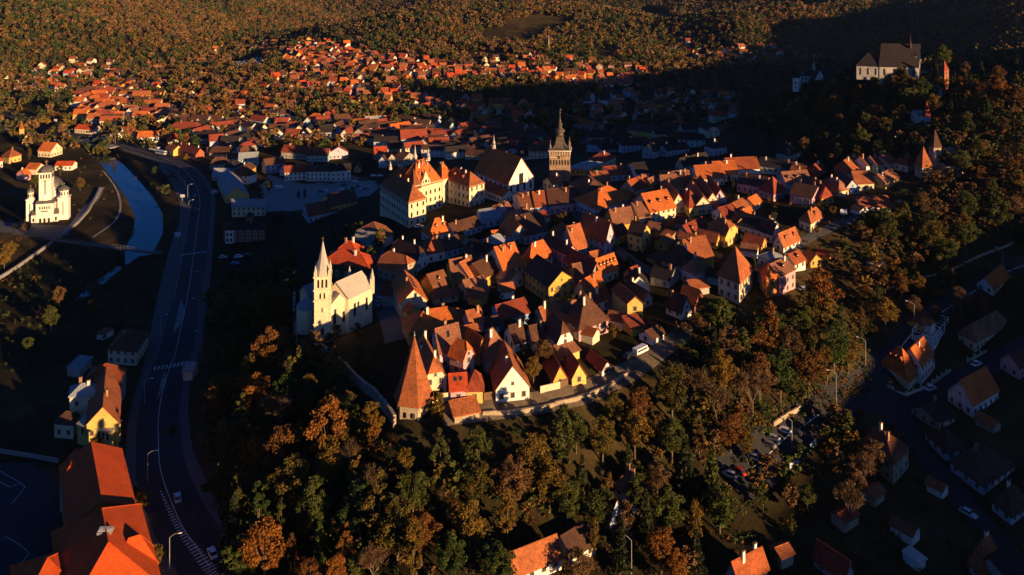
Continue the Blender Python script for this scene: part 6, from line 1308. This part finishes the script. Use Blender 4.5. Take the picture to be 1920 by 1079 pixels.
for p in ug:
    n=26; v=g.normal(size=(n,3)); v/=np.linalg.norm(v,axis=1)[:,None]; r_=g.uniform(.5,1.6); c.append(np.array(p)+v*np.array([r_,r_,r_*.8])*g.uniform(.5,1,size=(n,1))+np.array([0,0,r_*.6])); mi.append(np.full(n,g.integers(0,4)))
c=np.concatenate(c); me=quadmesh('undergrowth',leaves(c,g.uniform(.3,.6,size=len(c)),rg=g),np.concatenate(mi),(LMAT['olive'],LMAT['brown'],LMAT['rust'],LMAT['green'])); o=link('undergrowth',me); tag(o,'low scrub and brambles on the near slopes','undergrowth',kind='stuff')
# --- cemetery stones ----------------------------------------------------------
b=MB(); 
for _ in range(420):
    x=random.uniform(435,497); y=random.uniform(108,134)
    if inpoly(x,y,CEM): p=G(x,y); b.box((p.x,p.y,p.z+.7),(1.1,.5,2.0),MW['white'],random.uniform(-.3,.3))
o=b.build('gravestones'); tag(o,'hundreds of tiny white gravestones of the hillside cemetery','gravestones',kind='stuff')
# ---------------------------------------------------------------- light, air
EL=math.radians(SUN_EL if 'SUN_EL' in globals() else 13); AZ=math.radians(SUN_AZ if 'SUN_AZ' in globals() else 125)
w=bpy.data.worlds.new('World'); SC.world=w; w.use_nodes=True; nt=w.node_tree; bg=nt.nodes['Background']; sk=nt.nodes.new('ShaderNodeTexSky'); sk.sky_type='NISHITA'; sk.sun_disc=False; sk.sun_elevation=EL; sk.sun_rotation=AZ; sk.altitude=300; sk.ozone_density=8; sk.dust_density=.3; sk.air_density=.7; nt.links.new(sk.outputs[0],bg.inputs[0]); bg.inputs[1].default_value=.05
sl=bpy.data.lights.new('sun','SUN'); sl.energy=5; sl.angle=math.radians(.5); sl.color=(1,.62,.29); so=bpy.data.objects.new('sun',sl); COL.objects.link(so)
sv=Vector((math.sin(AZ)*math.cos(EL),math.cos(AZ)*math.cos(EL),math.sin(EL))); so.rotation_euler=sv.to_track_quat('Z','Y').to_euler(); so.location=(0,0,400)
if 'HAZE' in globals() and HAZE>0:
    b=MB(); b.box((0,2000,250),(9000,9600,560),None); m=bpy.data.materials.new('haze_air'); m.use_nodes=True; nt=m.node_tree; nt.nodes.clear(); ou=nt.nodes.new('ShaderNodeOutputMaterial'); pv=nt.nodes.new('ShaderNodeVolumePrincipled'); pv.inputs['Density'].default_value=HAZE; pv.inputs['Color'].default_value=(.5,.68,1,1); pv.inputs['Anisotropy'].default_value=.6; nt.links.new(pv.outputs[0],ou.inputs['Volume']); b.mats=[m]; o=b.build('haze'); tag(o,'faint blue evening haze in the valley','haze',kind='stuff')
SC.view_settings.view_transform='Standard'; SC.view_settings.look='None'; SC.view_settings.gamma=1; SC.view_settings.exposure=EXPO if 'EXPO' in globals() else 0
SC.render.engine='CYCLES'; SC.render.resolution_x=1024; SC.render.resolution_y=575; SC.cycles.max_bounces=4; SC.cycles.diffuse_bounces=2; SC.cycles.volume_bounces=0
# ---------------------------------------------------------------- labels: say where each repeat is
bpy.context.view_layer.update()
def ordn(i,n):
    W=['first','second','third','fourth','fifth','sixth','seventh','eighth','ninth','tenth','eleventh','twelfth','thirteenth','fourteenth','fifteenth','sixteenth','seventeenth','eighteenth','nineteenth','twentieth']
    if i==0: return 'leftmost'
    if i==n-1: return 'rightmost'
    return (W[i] if i<len(W) else f"{i+1}th")+' from the left'
bk={}
for o,base in AUTO:
    px,py=topx(o.location); nm,lx,ly=min(LM,key=lambda l:math.hypot(l[1]-px,(l[2]-py)*1.3)); dx,dy=px-lx,py-ly
    if nm in ('far left forest','lower left corner of the photo','bottom edge of the photo','lower right corner of the photo','old citadel houses','left-hand tiled suburb','middle hillside suburb','far meadow hill'):
        rel='left of' if dx<-40 else 'right of' if dx>40 else 'near'
        if 'corner' in nm or 'edge' in nm: rel='near'
    else: rel=('left of' if dx<0 else 'right of') if abs(dx)>abs(dy)*1.2 else ('behind' if dy<0 else 'in front of')
    bk.setdefault((base,rel,nm),[]).append((px,py,o))
for (base,rel,nm),L_ in bk.items():
    L_.sort(key=lambda t:t[0])
    for i,(_,_,o) in enumerate(L_):
        s=f"{base} {rel} the {nm}"
        if len(L_)>1: s+=', '+('left one' if i==0 else 'right one') if len(L_)==2 else ', '+ordn(i,len(L_))
        w_=s.split()
        if len(w_)>16: s=s.replace(' hipped','').replace(' under','').replace('near the lower left corner of the photo','in the lower left corner').replace('near the lower right corner of the photo','in the lower right corner'); w_=s.split()
        if len(w_)>16: s=s.replace('with roof terrace','').replace(' broad pointed roof','').replace('with ','',1); s=' '.join(s.split()[:16])
        o['label']=s
for o in list(COL.objects):
    if o.get('_k'): del o['_k']
for d in DIMS:
    if d[2]>40 or d[3]>40 or d[2]<2 or d[3]<2: print('DIM?',d)
